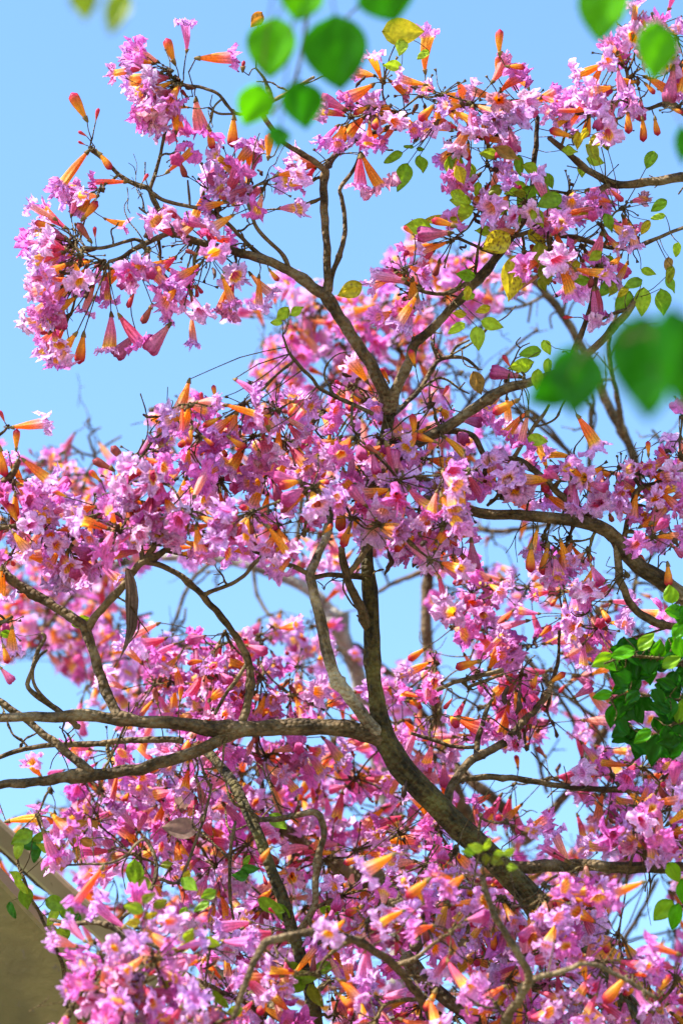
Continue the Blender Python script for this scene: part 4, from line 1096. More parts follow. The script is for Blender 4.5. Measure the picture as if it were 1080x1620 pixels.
# ================================================================== the tree whose limbs come in from the right edge
bB = base_at(1900, 5.4)
B = Tree(thing('trumpet_tree', bB, 'pink trumpet tree whose smooth brown limb curves in above the glossy dark green leaves', 'tree', GRP), 33)
B.limb3([(*bB, 0.09), (*(bB + [-0.02, -0.02, 1.3]), 0.075), (*P(1890, 1500, 5.3), 0.062), (*P(1850, 1000, 5.2), 0.05), (*P(1750, 500, 5.15), 0.04), (*P(1650, 200, 5.1), 0.03)], 'trunk', M_BARK, 14, 0.2)
for pts in [
    [(1855, 1150, 5.2, 26), (1500, 1130, 5.1, 24), (1250, 1050, 5.0, 22), (1130, 980, 4.95, 20), (1080, 946, 4.93, 18), (1030, 911, 4.92, 17), (1000, 885, 4.92, 16), (975, 855, 4.92, 14), (962, 840, 4.92, 13), (930, 829, 4.92, 11.5), (880, 819, 4.92, 11), (830, 815, 4.92, 10.5), (780, 815, 4.93, 10), (740, 806, 4.93, 9.5), (705, 797, 4.94, 9), (672, 788, 4.95, 7)],
    [(975, 857, 4.92, 8), (976, 885, 4.92, 7.5), (980, 925, 4.93, 7.5), (995, 955, 4.94, 7.5), (1020, 977, 4.95, 7.5), (1050, 989, 4.96, 7), (1085, 993, 4.97, 7), (1180, 1010, 5.0, 8), (1320, 1080, 5.05, 10)],
    [(950, 835, 4.92, 8), (920, 808, 4.93, 7.5), (892, 788, 4.94, 7), (865, 762, 4.94, 6.5), (843, 742, 4.94, 6), (820, 726, 4.94, 5.5), (790, 724, 4.95, 5), (762, 725, 4.95, 4.5)],
    [(826, 728, 4.94, 5.5), (806, 745, 4.94, 5), (795, 762, 4.94, 5), (785, 788, 4.94, 4), (770, 800, 4.94, 3)],
    [(812, 724, 4.94, 4.5), (825, 703, 4.93, 4), (845, 675, 4.93, 4), (860, 655, 4.92, 3.5), (868, 640, 4.92, 2.5)],
    [(985, 862, 4.92, 6), (990, 825, 4.92, 5.5), (1000, 795, 4.92, 5.5), (1010, 772, 4.91, 5), (1045, 762, 4.9, 4.5), (1085, 742, 4.9, 4)],
    [(1700, 350, 5.12, 16), (1400, 300, 5.05, 13), (1200, 270, 5.0, 11), (1080, 281, 4.98, 9), (1030, 286, 4.97, 8.5), (990, 291, 4.97, 7.5), (968, 291, 4.97, 7), (940, 276, 4.97, 6), (910, 254, 4.96, 6), (885, 232, 4.96, 5.5), (868, 217, 4.96, 5)],
    [(965, 291, 4.97, 6), (950, 300, 4.97, 6), (932, 318, 4.97, 5), (915, 340, 4.97, 4)],
    [(1300, 280, 5.02, 9), (1150, 210, 4.98, 6), (1085, 185, 4.95, 5), (1066, 162, 4.94, 4.5), (1045, 165, 4.93, 4.5), (1020, 174, 4.93, 4), (1003, 165, 4.93, 4), (993, 140, 4.93, 3.5), (990, 110, 4.93, 3)],
    [(1150, 200, 4.98, 5), (1090, 120, 4.95, 4), (1050, 70, 4.94, 3.5), (1030, 20, 4.94, 3)],
]:
    B.limb(pts)
for k, bx, by, tx, ty in [
    ('b', 992, 175, 994, 207), ('b', 1015, 185, 1020, 221), ('b', 1035, 185, 1038, 216), ('c', 975, 160, 938, 217), ('b', 905, 217, 873, 206), ('o', 930, 175, 886, 172), ('o', 960, 100, 903, 120), ('c', 1065, 105, 1058, 158), ('f', 1000, 60, 1005, 5), ('o', 985, 100, 960, 70),
    ('o', 968, 138, 925, 150), ('b', 1010, 130, 975, 130), ('o', 1040, 55, 1075, 45), ('o', 1075, 110, 1045, 80), ('b', 1060, 172, 1080, 178), ('b', 840, 862, 836, 907), ('b', 867, 860, 859, 907), ('o', 885, 852, 902, 903), ('b', 1055, 890, 1058, 929), ('b', 1025, 722, 1024, 694), ('r', 1055, 725, 1042, 708),
    ('o', 925, 755, 883, 738), ('o', 1025, 850, 1000, 860), ('o', 1010, 835, 1050, 812), ('c', 1060, 860, 1080, 880), ('b', 1025, 900, 1010, 880), ('o', 850, 835, 838, 882), ('r', 965, 300, 985, 320)]:
    B.explicit(k, bx, by, tx, ty, 4.9 + B.rng.uniform(-0.04, 0.04))
for x, y, n, px, py, b in [(1000, 60, 7, -0.4, -0.3, 0.6), (1040, 40, 7, 0, -0.3, 0.4), (970, 90, 6, -0.6, 0, 0.8), (1000, 120, 7, -0.2, 0.2, 0.4), (955, 150, 8, -0.7, 0.3, 0.9), (1055, 110, 6, 0, 0.1, 0.3), (1070, 60, 5, 0.3, 0, 0.3), (970, 190, 5, -0.6, 0.5, 1), (1070, 170, 4, 0.5, 0.6, 0.8), (930, 180, 5, -0.9, 0.2, 0.9),
                           (900, 750, 9, 0, -0.1, 0.2), (860, 760, 8, -0.3, -0.4, 0.7), (935, 745, 9, 0, -0.5, 0.6), (980, 740, 9, 0, -0.4, 0.5), (1010, 750, 8, 0, -0.3, 0.4), (1045, 745, 7, 0.2, 0.1, 0.4), (1075, 720, 5, 0.3, 0.1, 0.4), (1000, 800, 6, 0, 0.1, 0.3), (1045, 800, 6, 0.2, 0.1, 0.3), (1070, 850, 6, 0.2, 0.2, 0.3), (1030, 850, 6, 0, 0.3, 0.3),
                           (900, 850, 6, 0, 0.8, 1), (860, 850, 5, 0, 0.9, 1.2), (800, 790, 5, 0, 0.2, 0.3), (835, 790, 6, 0, -0.1, 0.3), (770, 765, 5, 0, 0, 0.2), (955, 800, 5, 0, 0.2, 0.4), (930, 870, 5, 0, 0.8, 1), (1078, 660, 3, 0.3, 0, 0.5), (720, 850, 6, 0, 0.8, 0.9), (700, 830, 6, 0, 0.6, 0.9), (660, 820, 6, 0, 0.6, 0.8), (990, 910, 4, 0, 0.5, 0.6)]:
    B.hub(x, y, 4.92 + B.rng.uniform(-0.06, 0.08), n, (px, py), b, buds=0.14, orange=0.38)
B.sprigs(70)
B.finish(100, 60)

# ================================================================== the low tree in front
bD = base_at(520, 4.95)
D = Tree(thing('trumpet_tree', bD, 'low pink trumpet tree beside the beige beams with a looping crooked branch', 'tree', GRP), 44)
D.thin = 0.74
D.limb3([(*bD, 0.06), (*(bD + [0.01, 0, 0.9]), 0.045), (*P(520, 1800, 4.95), 0.02)] + [(*P(x, y, d), r * 0.76 * K * d) for x, y, d, r in [(497, 1605, 4.9, 14), (482, 1530, 4.9, 13.5), (462, 1468, 4.9, 13), (440, 1400, 4.92, 12.5), (420, 1350, 4.93, 12), (402, 1305, 4.95, 11.5), (378, 1250, 5.0, 11), (345, 1205, 5.1, 10), (322, 1185, 5.15, 8)]], 'trunk', M_MOSS, 12, 0.25)
for pts in [
    [(474, 1475, 4.9, 8.5), (490, 1448, 4.88, 8), (500, 1425, 4.87, 7.5), (500, 1385, 4.87, 7.5), (506, 1345, 4.87, 7.5), (513, 1312, 4.87, 7.5), (508, 1292, 4.87, 8), (495, 1283, 4.87, 7.5), (470, 1290, 4.88, 6.5), (440, 1296, 4.9, 6), (408, 1297, 4.93, 5.5)],
    [(700, 1640, 4.7, 9), (640, 1540, 4.62, 9), (590, 1500, 4.58, 9), (545, 1480, 4.55, 9), (500, 1474, 4.5, 9), (450, 1482, 4.47, 9), (418, 1488, 4.45, 9), (403, 1518, 4.43, 8), (388, 1560, 4.42, 7), (370, 1610, 4.42, 6)],
    [(900, 1800, 4.6, 16), (830, 1690, 4.55, 14), (795, 1620, 4.5, 10), (825, 1575, 4.45, 9), (840, 1543, 4.43, 9), (812, 1497, 4.42, 8), (782, 1448, 4.42, 7.5), (766, 1405, 4.42, 7), (764, 1385, 4.42, 4)],
    [(818, 1562, 4.45, 7), (855, 1545, 4.44, 6.5), (895, 1535, 4.43, 6), (930, 1520, 4.43, 5), (980, 1545, 4.45, 5), (1040, 1580, 4.45, 5)],
    [(640, 1510, 4.9, 15), (670, 1550, 4.9, 15), (705, 1582, 4.88, 15), (760, 1625, 4.86, 16), (850, 1740, 4.82, 18)],
    [(-120, 1250, 5.5, 11), (-40, 1306, 5.5, 10), (10, 1348, 5.5, 10), (52, 1386, 5.5, 10), (100, 1424, 5.48, 9.5), (175, 1462, 5.46, 9), (260, 1500, 5.4, 9), (350, 1540, 5.2, 10), (480, 1620, 5.0, 12)],
    [(80, 1455, 4.75, 4), (115, 1462, 4.74, 5), (150, 1459, 4.73, 5.5), (175, 1466, 4.72, 5.5), (205, 1488, 4.72, 5), (260, 1520, 4.72, 5), (330, 1560, 4.75, 5.5), (420, 1600, 4.8, 6), (490, 1640, 4.85, 7)],
    [(175, 1465, 4.74, 4), (210, 1440, 4.76, 4), (240, 1410, 4.78, 4), (250, 1370, 4.8, 4), (238, 1335, 4.82, 4), (225, 1325, 4.82, 3.5), (190, 1364, 4.8, 3), (120, 1368, 4.78, 2.5), (90, 1368, 4.78, 2)],
    [(250, 1390, 4.8, 4), (282, 1400, 4.8, 3.6), (300, 1360, 4.82, 3.4), (330, 1270, 4.85, 3.4), (335, 1240, 4.86, 3)],
    [(365, 1430, 4.9, 4), (362, 1370, 4.9, 4), (368, 1320, 4.9, 4), (372, 1300, 4.92, 3.5)],
    [(585, 1368, 5.1, 14), (612, 1405, 5.1, 14), (640, 1440, 5.05, 14), (660, 1500, 5.0, 14)],
]:
    D.limb(pts)
for k, bx, by, tx, ty in [('o', 164, 1370, 122, 1432), ('b', 430, 1340, 410, 1360), ('o', 625, 1350, 570, 1385), ('b', 680, 1390, 640, 1420), ('o', 720, 1395, 680, 1375), ('o', 735, 1385, 700, 1400), ('b', 670, 1430, 655, 1400), ('o', 545, 1455, 520, 1475), ('b', 690, 1565, 672, 1605), ('o', 880, 1460, 860, 1500), ('o', 640, 1440, 590, 1460),
                          ('o', 800, 1560, 750, 1580), ('b', 990, 1545, 958, 1582), ('o', 1020, 1395, 960, 1415), ('o', 1075, 1510, 1015, 1495), ('b', 1040, 1570, 1060, 1545), ('o', 680, 1580, 690, 1620), ('f', 1000, 1550, 1015, 1600), ('f', 290, 1590, 250, 1640), ('o', 330, 1590, 345, 1620)]:
    D.explicit(k, bx, by, tx, ty, 4.5 + D.rng.uniform(-0.08, 0.08))
D.zone([(520, 1420), (640, 1370), (720, 1340), (800, 1400), (900, 1390), (960, 1400), (985, 1480), (1080, 1520), (1080, 1700), (500, 1700), (520, 1520)], 4.58, 4.98, 46, 10, 46, toward=0.1, droop=0.35, orange=0.32, buds=0.14)
D.zone([(135, 1545), (160, 1500), (210, 1475), (240, 1500), (300, 1540), (330, 1600), (280, 1700), (120, 1700)], 4.42, 4.58, 9, 11, 42, toward=0.3, orange=0.2, buds=0.08, droop=0.3)
D.zone([(330, 1480), (420, 1440), (520, 1500), (520, 1700), (330, 1700), (300, 1520)], 4.58, 4.92, 12, 8, 45, toward=0.4, orange=0.3, buds=0.15)
for x, y, n in [(165, 1515, 12), (145, 1560, 13), (115, 1590, 12), (195, 1570, 11), (100, 1630, 11), (160, 1620, 12), (200, 1525, 9)]:
    D.hub(x, y, 4.5, n, toward=0.15, mx=0.8, buds=0.08, orange=0.2)
for x, y, n in [(1000, 1290, 8), (1040, 1320, 8), (1060, 1270, 7), (760, 1290, 5), (800, 1300, 5), (1020, 1350, 5), (790, 1420, 8), (860, 1400, 7), (920, 1370, 6), (60, 1290, 4), (80, 1250, 3)]:
    D.hub(x, y, 4.75, n, toward=0.5, mx=0.8)
for x, y, L, a, t, d in [(752, 1341, 34, 200, 'lime', 4.42), (770, 1335, 32, 300, 'lime', 4.42), (740, 1348, 34, 185, 'green', 4.42), (806, 1348, 30, 330, 'lime', 4.42), (785, 1362, 34, 20, 'lime', 4.42), (810, 1372, 26, 0, 'lime', 4.42), (790, 1350, 28, 350, 'lime', 4.42), (768, 1360, 26, 90, 'lime', 4.42),
                         (212, 1437, 44, 190, 'lime', 4.4), (235, 1420, 38, 320, 'lime', 4.4), (255, 1428, 40, 330, 'lime', 4.4), (210, 1460, 36, 170, 'yellow', 4.42), (240, 1448, 28, 340, 'yellow', 4.42), (228, 1405, 50, 90, 'lime', 4.8), (265, 1368, 30, 350, 'lime', 4.8), (295, 1385, 26, 120, 'yellow', 4.8), (215, 1385, 70, 85, 'green', 5.1),
                         (300, 1400, 46, 40, 'green', 4.7), (320, 1435, 38, 140, 'green', 4.65), (330, 1415, 38, 150, 'green', 4.62), (290, 1450, 44, 110, 'green', 4.66), (430, 1432, 66, 20, 'green', 4.85), (450, 1445, 50, 60, 'green', 4.9), (395, 1375, 30, 0, 'deep', 4.85), (380, 1385, 28, 180, 'deep', 4.85), (390, 1360, 24, 300, 'green', 4.85), (520, 1440, 44, 20, 'green', 4.95), (440, 1300, 50, 40, 'green', 5.0),
                         (200, 1560, 70, 60, 'green', 4.6), (235, 1590, 70, 120, 'green', 4.6), (275, 1560, 50, 20, 'lime', 4.5), (285, 1545, 40, 330, 'lime', 4.5), (350, 1580, 50, 40, 'green', 4.6), (370, 1600, 40, 160, 'lime', 4.6), (480, 1545, 60, 10, 'green', 4.8), (470, 1560, 50, 150, 'green', 4.8), (500, 1575, 56, 60, 'lime', 4.8), (460, 1530, 44, 190, 'green', 4.8), (515, 1530, 50, 350, 'green', 4.85), (430, 1560, 36, 80, 'green', 4.8), (290, 1500, 36, 150, 'yellow', 4.5),
                         (335, 1490, 40, 20, 'lime', 4.5), (300, 1480, 40, 300, 'lime', 4.5),
                         (105, 1300, 22, 210, 'rust', 4.85), (118, 1305, 18, 300, 'rust', 4.85), (130, 1302, 20, 340, 'rust', 4.85), (100, 1322, 30, 160, 'rust', 4.85), (122, 1315, 24, 350, 'rust', 4.85), (95, 1338, 24, 130, 'rust', 4.85), (88, 1355, 30, 140, 'rust', 4.85), (122, 1352, 28, 95, 'rust', 4.85), (102, 1362, 36, 110, 'rust', 4.85), (140, 1333, 28, 20, 'rust', 4.85), (115, 1330, 20, 90, 'rust', 4.85), (150, 1305, 18, 60, 'rust', 4.85),
                         (290, 1265, 50, 90, 'grey', 5.2), (285, 1312, 56, 180, 'grey', 5.15)]:
    D.leaf(x, y, L * (0.74 if t in ('lime', 'green', 'yellow') else 1.0), a, d, 'olive' if t == 'lime' and D.rng.rand() < 0.45 else t)
D.sprigs(80)
D.finish(100, 60)

# ================================================================== soft trees behind
bC = base_at(560, 8.6)
Cc = Tree(thing('trumpet_tree', bC, 'blurred pink trumpet tree far behind with a thick pale sunlit trunk', 'tree', GRP), 55)
Cc.squeeze = 0.55
Cc.dens = 0.85
Cc.limb3([(*bC, 0.12), (*(bC + [0.02, 0, 2.0]), 0.09)] + [(*P(x, y, Cc.far(d)), r * 0.72 * K * Cc.far(d)) for x, y, d, r in [(640, 1400, 7.5, 22), (600, 1200, 7.3, 20), (578, 1120, 7.2, 19), (565, 1065, 7.15, 18), (545, 1015, 7.1, 17), (525, 972, 7.1, 16), (498, 938, 7.1, 14), (460, 916, 7.1, 12), (400, 896, 7.1, 11), (340, 884, 7.1, 10), (250, 880, 7.1, 9), (150, 900, 7.2, 8), (60, 930, 7.2, 7)]], 'trunk', M_PALE, 14, 0.15)
for pts in [
    [(150, 900, 7.2, 6), (100, 960, 7.1, 5), (60, 1010, 7.0, 4), (20, 1040, 7.0, 3)],
    [(340, 884, 7.1, 5), (300, 920, 6.9, 4), (270, 1000, 6.8, 3.5), (240, 1060, 6.7, 3)],
    [(400, 897, 7.1, 4), (405, 940, 7.0, 3.6), (430, 980, 6.9, 3.2), (470, 1010, 6.9, 3)],
    [(460, 915, 7.1, 5), (480, 780, 7.0, 5), (470, 650, 6.8, 5), (475, 560, 6.6, 4.5), (480, 500, 6.5, 4)],
    [(470, 650, 6.8, 5), (560, 560, 6.8, 4), (640, 470, 6.8, 3.5), (720, 430, 6.8, 3)],
    [(250, 880, 7.1, 6), (200, 820, 7.0, 5), (170, 760, 6.9, 4), (150, 720, 6.8, 3.2), (140, 690, 6.8, 2.5)],
    [(150, 720, 6.8, 2.6), (175, 700, 6.8, 2.4), (192, 690, 6.8, 1.8)], [(150, 722, 6.8, 2.6), (125, 715, 6.8, 2.4), (112, 705, 6.8, 1.8)], [(140, 690, 6.8, 2.2), (152, 680, 6.8, 2), (160, 676, 6.8, 1.6)],
    [(270, 1000, 6.8, 3), (290, 985, 6.7, 2.5), (294, 962, 6.7, 2)], [(240, 970, 6.8, 3), (218, 975, 6.7, 2.5)],
    [(578, 1120, 7.2, 8), (500, 1200, 7.0, 7), (400, 1280, 6.8, 6), (300, 1330, 6.8, 5), (200, 1300, 6.8, 4)],
    [(640, 1400, 7.5, 10), (520, 1500, 7.2, 9), (400, 1560, 7.0, 8)],
    [(200, 1300, 6.8, 4), (130, 1290, 6.8, 3), (60, 1270, 6.8, 2.4)],
]:
    Cc.limb(pts, mat=M_TWIG)
Cc.zone([(395, 540), (430, 480), (520, 460), (600, 480), (640, 560), (590, 620), (470, 610), (400, 600)], 6.2, 6.8, 15, 11, 34, toward=0.3, orange=0.2, buds=0.12, mx=1.2)
Cc.zone([(560, 400), (620, 390), (740, 400), (800, 470), (700, 540), (620, 520), (590, 460)], 6.3, 6.9, 9, 7, 40, toward=0.3, mx=1.2)
Cc.zone([(-30, 880), (60, 890), (180, 900), (200, 990), (170, 1040), (60, 1050), (-30, 1000)], 6.8, 7.6, 22, 11, 30, toward=0.3, orange=0.2, mx=1.2)
Cc.zone([(70, 720), (150, 740), (220, 800), (200, 900), (60, 880), (-20, 860), (-20, 760)], 6.2, 7.0, 14, 8, 36, toward=0.3, orange=0.4, mx=1.2)
Cc.zone([(170, 980), (250, 1000), (300, 1020), (260, 1110), (180, 1110), (130, 1090)], 6.3, 6.9, 10, 6, 36, toward=0.3, orange=0.4, mx=1.2)
Cc.zone([(400, 960), (470, 940), (520, 1000), (560, 1070), (480, 1060), (420, 1010)], 6.3, 7.0, 7, 6, 36, toward=0.3, orange=0.4, mx=1.2)
Cc.zone([(50, 1150), (300, 1180), (560, 1180), (650, 1300), (600, 1600), (260, 1620), (200, 1420), (90, 1280)], 6.2, 7.2, 42, 10, 44, toward=0.3, orange=0.25, mx=1.2)
Cc.zone([(240, 640), (600, 620), (700, 700), (740, 820), (600, 880), (300, 860), (230, 780)], 5.9, 6.5, 22, 10, 50, toward=0.3, orange=0.25, mx=1.2)
Cc.zone([(-20, 1320), (90, 1390), (260, 1550), (220, 1640), (-20, 1480)], 6.0, 6.6, 9, 8, 36, toward=0.3, mx=1.2)
for x, y, n in [(140, 665, 2), (100, 715, 3), (60, 1270, 4), (330, 905, 2), (350, 900, 2), (290, 1000, 3)]:
    Cc.hub(x, y, 6.8, n, mx=1.2, buds=0.1)
# sharp sprays at the left edge belong to a limb of the tree in focus' neighbour
Cc.sprigs(110, 6.9)
Cc.finish(100, 40, lod=True)

bG = base_at(-900, 5.2)
G = Tree(thing('trumpet_tree', bG, 'pink trumpet tree at the left edge showing only branch ends with orange buds', 'tree', GRP), 66)
G.limb3([(*bG, 0.08), (*(bG + [0.02, 0, 1.5]), 0.065), (*P(-700, 1200, 5.0), 0.05), (*P(-420, 950, 4.95), 0.035), (*P(-150, 830, 4.9), 0.018), (*P(-40, 780, 4.88), 0.009), (*P(0, 765, 4.87), 0.007), (*P(20, 750, 4.86), 0.006), (*P(30, 728, 4.86), 0.005)], 'trunk', M_BARK, 12, 0.2)
G.limb([(-150, 830, 4.9, 12), (-60, 850, 4.88, 7), (0, 835, 4.86, 5), (30, 830, 4.86, 4), (40, 820, 4.86, 3)])
G.limb([(-200, 850, 4.9, 12), (-90, 740, 4.88, 6), (-20, 700, 4.87, 4), (5, 685, 4.87, 3), (15, 672, 4.87, 2.4)])
G.limb([(-420, 950, 4.95, 16), (-150, 1000, 4.9, 8), (-40, 990, 4.88, 5), (5, 985, 4.86, 4), (20, 975, 4.86, 3)])
for k, bx, by, tx, ty in [('o', 17, 676, 77, 671), ('b', 26, 713, 27, 683), ('b', 0, 707, 6, 758), ('o', 36, 726, 80, 764), ('r', 8, 668, 1, 650), ('b', 30, 828, 15, 800), ('o', 20, 840, 50, 880), ('c', 40, 830, 70, 830), ('b', 5, 1020, 15, 1050), ('c', 0, 1055, 20, 1078), ('o', 20, 990, 15, 1035), ('b', 15, 812, 22, 795)]:
    G.explicit(k, bx, by, tx, ty, 4.85)
for x, y, n, px, py, b in [(20, 760, 8, 0.3, 0.6, 0.6), (60, 790, 9, 0.3, 0.5, 0.4), (30, 830, 9, 0.4, 0.4, 0.5), (70, 840, 9, 0.2, 0.3, 0.3), (10, 985, 7, 0.3, 0.2, 0.5), (15, 880, 7, 0.3, 0.6, 0.7), (-5, 800, 6, 0, 0, 0)]:
    G.hub(x, y, 4.88 + G.rng.uniform(-0.05, 0.1), n, (px, py), b, mx=0.8)
G.finish(100, 60)

bE = base_at(820, 8.8)
Et = Tree(thing('trumpet_tree', bE, 'blurred pink trumpet tree with a slender upright brown stem behind the mossy trunk', 'tree', GRP), 77)
Et.squeeze = 0.55
Et.dens = 0.85
Et.limb3([(*bE, 0.11), (*(bE + [0, 0, 1.8]), 0.09)] + [(*P(x, y, Et.far(d)), r * 0.8 * K * Et.far(d)) for x, y, d, r in [(800, 1460, 7.3, 20), (745, 1310, 7.2, 17), (722, 1255, 7.1, 15), (705, 1195, 7.1, 14), (694, 1140, 7.1, 13), (683, 1080, 7.0, 12.5), (675, 1010, 7.0, 12), (675, 950, 7.0, 11), (680, 900, 7.0, 10), (690, 820, 7.0, 9), (700, 740, 7.0, 7)]], 'trunk', M_BARK, 12, 0.15)
for pts in [
    [(708, 1200, 7.1, 9), (680, 1150, 7.1, 9), (650, 1104, 7.1, 8.5), (610, 1060, 7.1, 8), (560, 1020, 7.1, 6)],
    [(830, 1330, 7.0, 13), (811, 1298, 6.9, 13), (785, 1268, 6.8, 12.5), (743, 1236, 6.8, 10), (715, 1200, 6.9, 8)],
    [(1010, 760, 6.4, 8), (995, 700, 6.4, 9), (970, 660, 6.4, 9), (945, 605, 6.4, 8.5), (920, 550, 6.4, 8), (900, 515, 6.4, 7.5), (865, 465, 6.4, 7), (840, 440, 6.4, 6), (800, 400, 6.4, 5)],
    [(985, 690, 6.4, 6), (978, 640, 6.3, 5.5), (968, 590, 6.3, 5), (962, 540, 6.3, 5), (975, 490, 6.3, 4)],
    [(933, 800, 6.4, 5), (931, 740, 6.4, 5), (933, 690, 6.4, 5), (934, 640, 6.4, 4.5)],
    [(910, 725, 6.6, 4.5), (890, 705, 6.6, 4.5), (860, 680, 6.6, 4), (835, 660, 6.6, 3), (800, 640, 6.6, 3), (760, 615, 6.6, 2.5)],
    [(1060, 780, 6.4, 4), (1055, 720, 6.4, 3.6), (1040, 690, 6.4, 3), (1030, 680, 6.4, 2.4)], [(1055, 715, 6.4, 3), (1075, 690, 6.4, 2.4)],
    [(865, 465, 6.4, 4), (840, 480, 6.4, 3.4), (800, 490, 6.4, 3), (770, 480, 6.4, 2.6), (745, 470, 6.4, 2.2)], [(840, 480, 6.4, 2.6), (835, 510, 6.4, 2.2)], [(890, 500, 6.4, 3.4), (900, 440, 6.4, 3), (915, 430, 6.4, 2)],
    [(845, 445, 6.4, 4), (870, 400, 6.4, 3.4), (860, 350, 6.4, 3)], [(885, 490, 6.4, 2.6), (870, 500, 6.4, 2), (872, 520, 6.4, 2)],
    [(800, 640, 6.6, 2.4), (780, 660, 6.6, 2), (760, 655, 6.6, 1.6)], [(760, 615, 6.6, 2.2), (740, 590, 6.6, 2), (735, 600, 6.6, 1.4)],
    [(680, 900, 7.0, 6), (640, 915, 6.9, 4.5), (600, 935, 6.8, 3.4)], [(690, 820, 7.0, 6), (780, 840, 6.8, 5), (870, 830, 6.8, 4)],
    [(830, 1330, 7.0, 10), (900, 1250, 6.8, 8), (960, 1150, 6.7, 7), (1010, 1030, 6.7, 6)], [(960, 1150, 6.7, 5), (870, 1080, 6.6, 4), (800, 1000, 6.6, 3.4)],
    [(640, 640, 6.5, 3.4), (670, 600, 6.5, 3), (690, 560, 6.5, 2.6), (700, 520, 6.5, 2.2), (690, 500, 6.5, 1.8)], [(600, 560, 6.5, 4), (640, 520, 6.5, 3.4), (690, 480, 6.5, 3), (730, 455, 6.5, 2.4)], [(595, 540, 6.5, 3.4), (640, 545, 6.5, 3), (680, 530, 6.5, 2.4)],
    [(700, 700, 6.5, 4), (740, 640, 6.5, 3.6), (800, 560, 6.5, 3), (850, 520, 6.5, 2.4)], [(745, 640, 6.5, 3), (725, 610, 6.5, 2.6), (715, 580, 6.5, 2.2), (700, 575, 6.5, 1.6)], [(740, 645, 6.5, 2.6), (770, 650, 6.5, 2.2), (800, 668, 6.5, 1.8)],
    [(905, 725, 6.5, 4), (880, 690, 6.5, 3.6), (850, 660, 6.5, 3.4), (820, 640, 6.5, 2.8), (810, 620, 6.5, 2)], [(870, 470, 6.4, 3), (900, 460, 6.4, 2.8), (925, 440, 6.4, 2.4), (940, 445, 6.4, 1.8)], [(895, 510, 6.4, 2.6), (905, 480, 6.4, 2.2), (920, 470, 6.4, 1.8)],
    [(640, 600, 6.5, 4), (605, 590, 6.5, 3.4), (570, 600, 6.5, 3), (540, 620, 6.5, 2.6)], [(830, 480, 6.4, 3), (800, 465, 6.4, 2.6), (780, 470, 6.4, 2), (765, 465, 6.4, 1.6)], [(1000, 950, 6.5, 5), (1010, 900, 6.5, 4), (1040, 870, 6.5, 3)],
    [(700, 1180, 6.9, 4), (740, 1130, 6.8, 3.4), (770, 1080, 6.7, 3), (780, 1040, 6.7, 2.4)], [(860, 1080, 6.6, 4), (890, 1110, 6.6, 4), (910, 1150, 6.6, 4), (925, 1200, 6.6, 4)], [(890, 1112, 6.6, 3), (860, 1120, 6.6, 2.6), (840, 1140, 6.6, 2)], [(880, 1100, 6.6, 3), (905, 1075, 6.6, 2.6), (915, 1040, 6.6, 2.2)],
    [(865, 1255, 6.8, 4), (858, 1230, 6.8, 4), (845, 1180, 6.8, 4)], [(905, 1480, 6.8, 10), (908, 1430, 6.8, 9), (905, 1380, 6.8, 8)],
    [(960, 1540, 6.8, 5), (990, 1480, 6.8, 5), (1020, 1430, 6.8, 4), (1040, 1390, 6.8, 3)], [(985, 1490, 6.8, 3), (1030, 1480, 6.8, 2.6), (1075, 1470, 6.8, 2.4)],
]:
    Et.limb(pts)
Et.zone([(600, 1040), (640, 1050), (680, 1080), (690, 1200), (620, 1180), (600, 1100)], 6.3, 7.0, 8, 9, 36, toward=0.3, mx=1.2, orange=0.2)
Et.zone([(700, 920), (780, 890), (880, 900), (1000, 930), (1080, 900), (1080, 1150), (1000, 1200), (900, 1150), (760, 1040), (700, 1000)], 6.2, 7.0, 16, 7, 46, toward=0.3, mx=1.2, orange=0.25)
Et.zone([(940, 1220), (1080, 1190), (1080, 1400), (960, 1400), (910, 1340)], 6.0, 7.0, 12, 10, 40, toward=0.3, mx=1.2, orange=0.2)
Et.zone([(700, 1350), (900, 1340), (1080, 1400), (1080, 1620), (640, 1620)], 6.0, 7.0, 30, 9, 46, toward=0.3, mx=1.2, orange=0.2)
Et.zone([(680, 640), (760, 680), (760, 780), (690, 760)], 6.2, 6.6, 5, 7, 36, toward=0.3, mx=1.2)
for x, y, n in [(770, 430, 3), (790, 470, 3), (760, 520, 3), (730, 590, 2), (830, 880, 4), (1040, 930, 4), (690, 600, 3), (660, 560, 3)]:
    Et.hub(x, y, 6.4, n, mx=1.2, buds=0.1)
Et.sprigs(200, 6.9)
Et.finish(100, 40, lod=True)

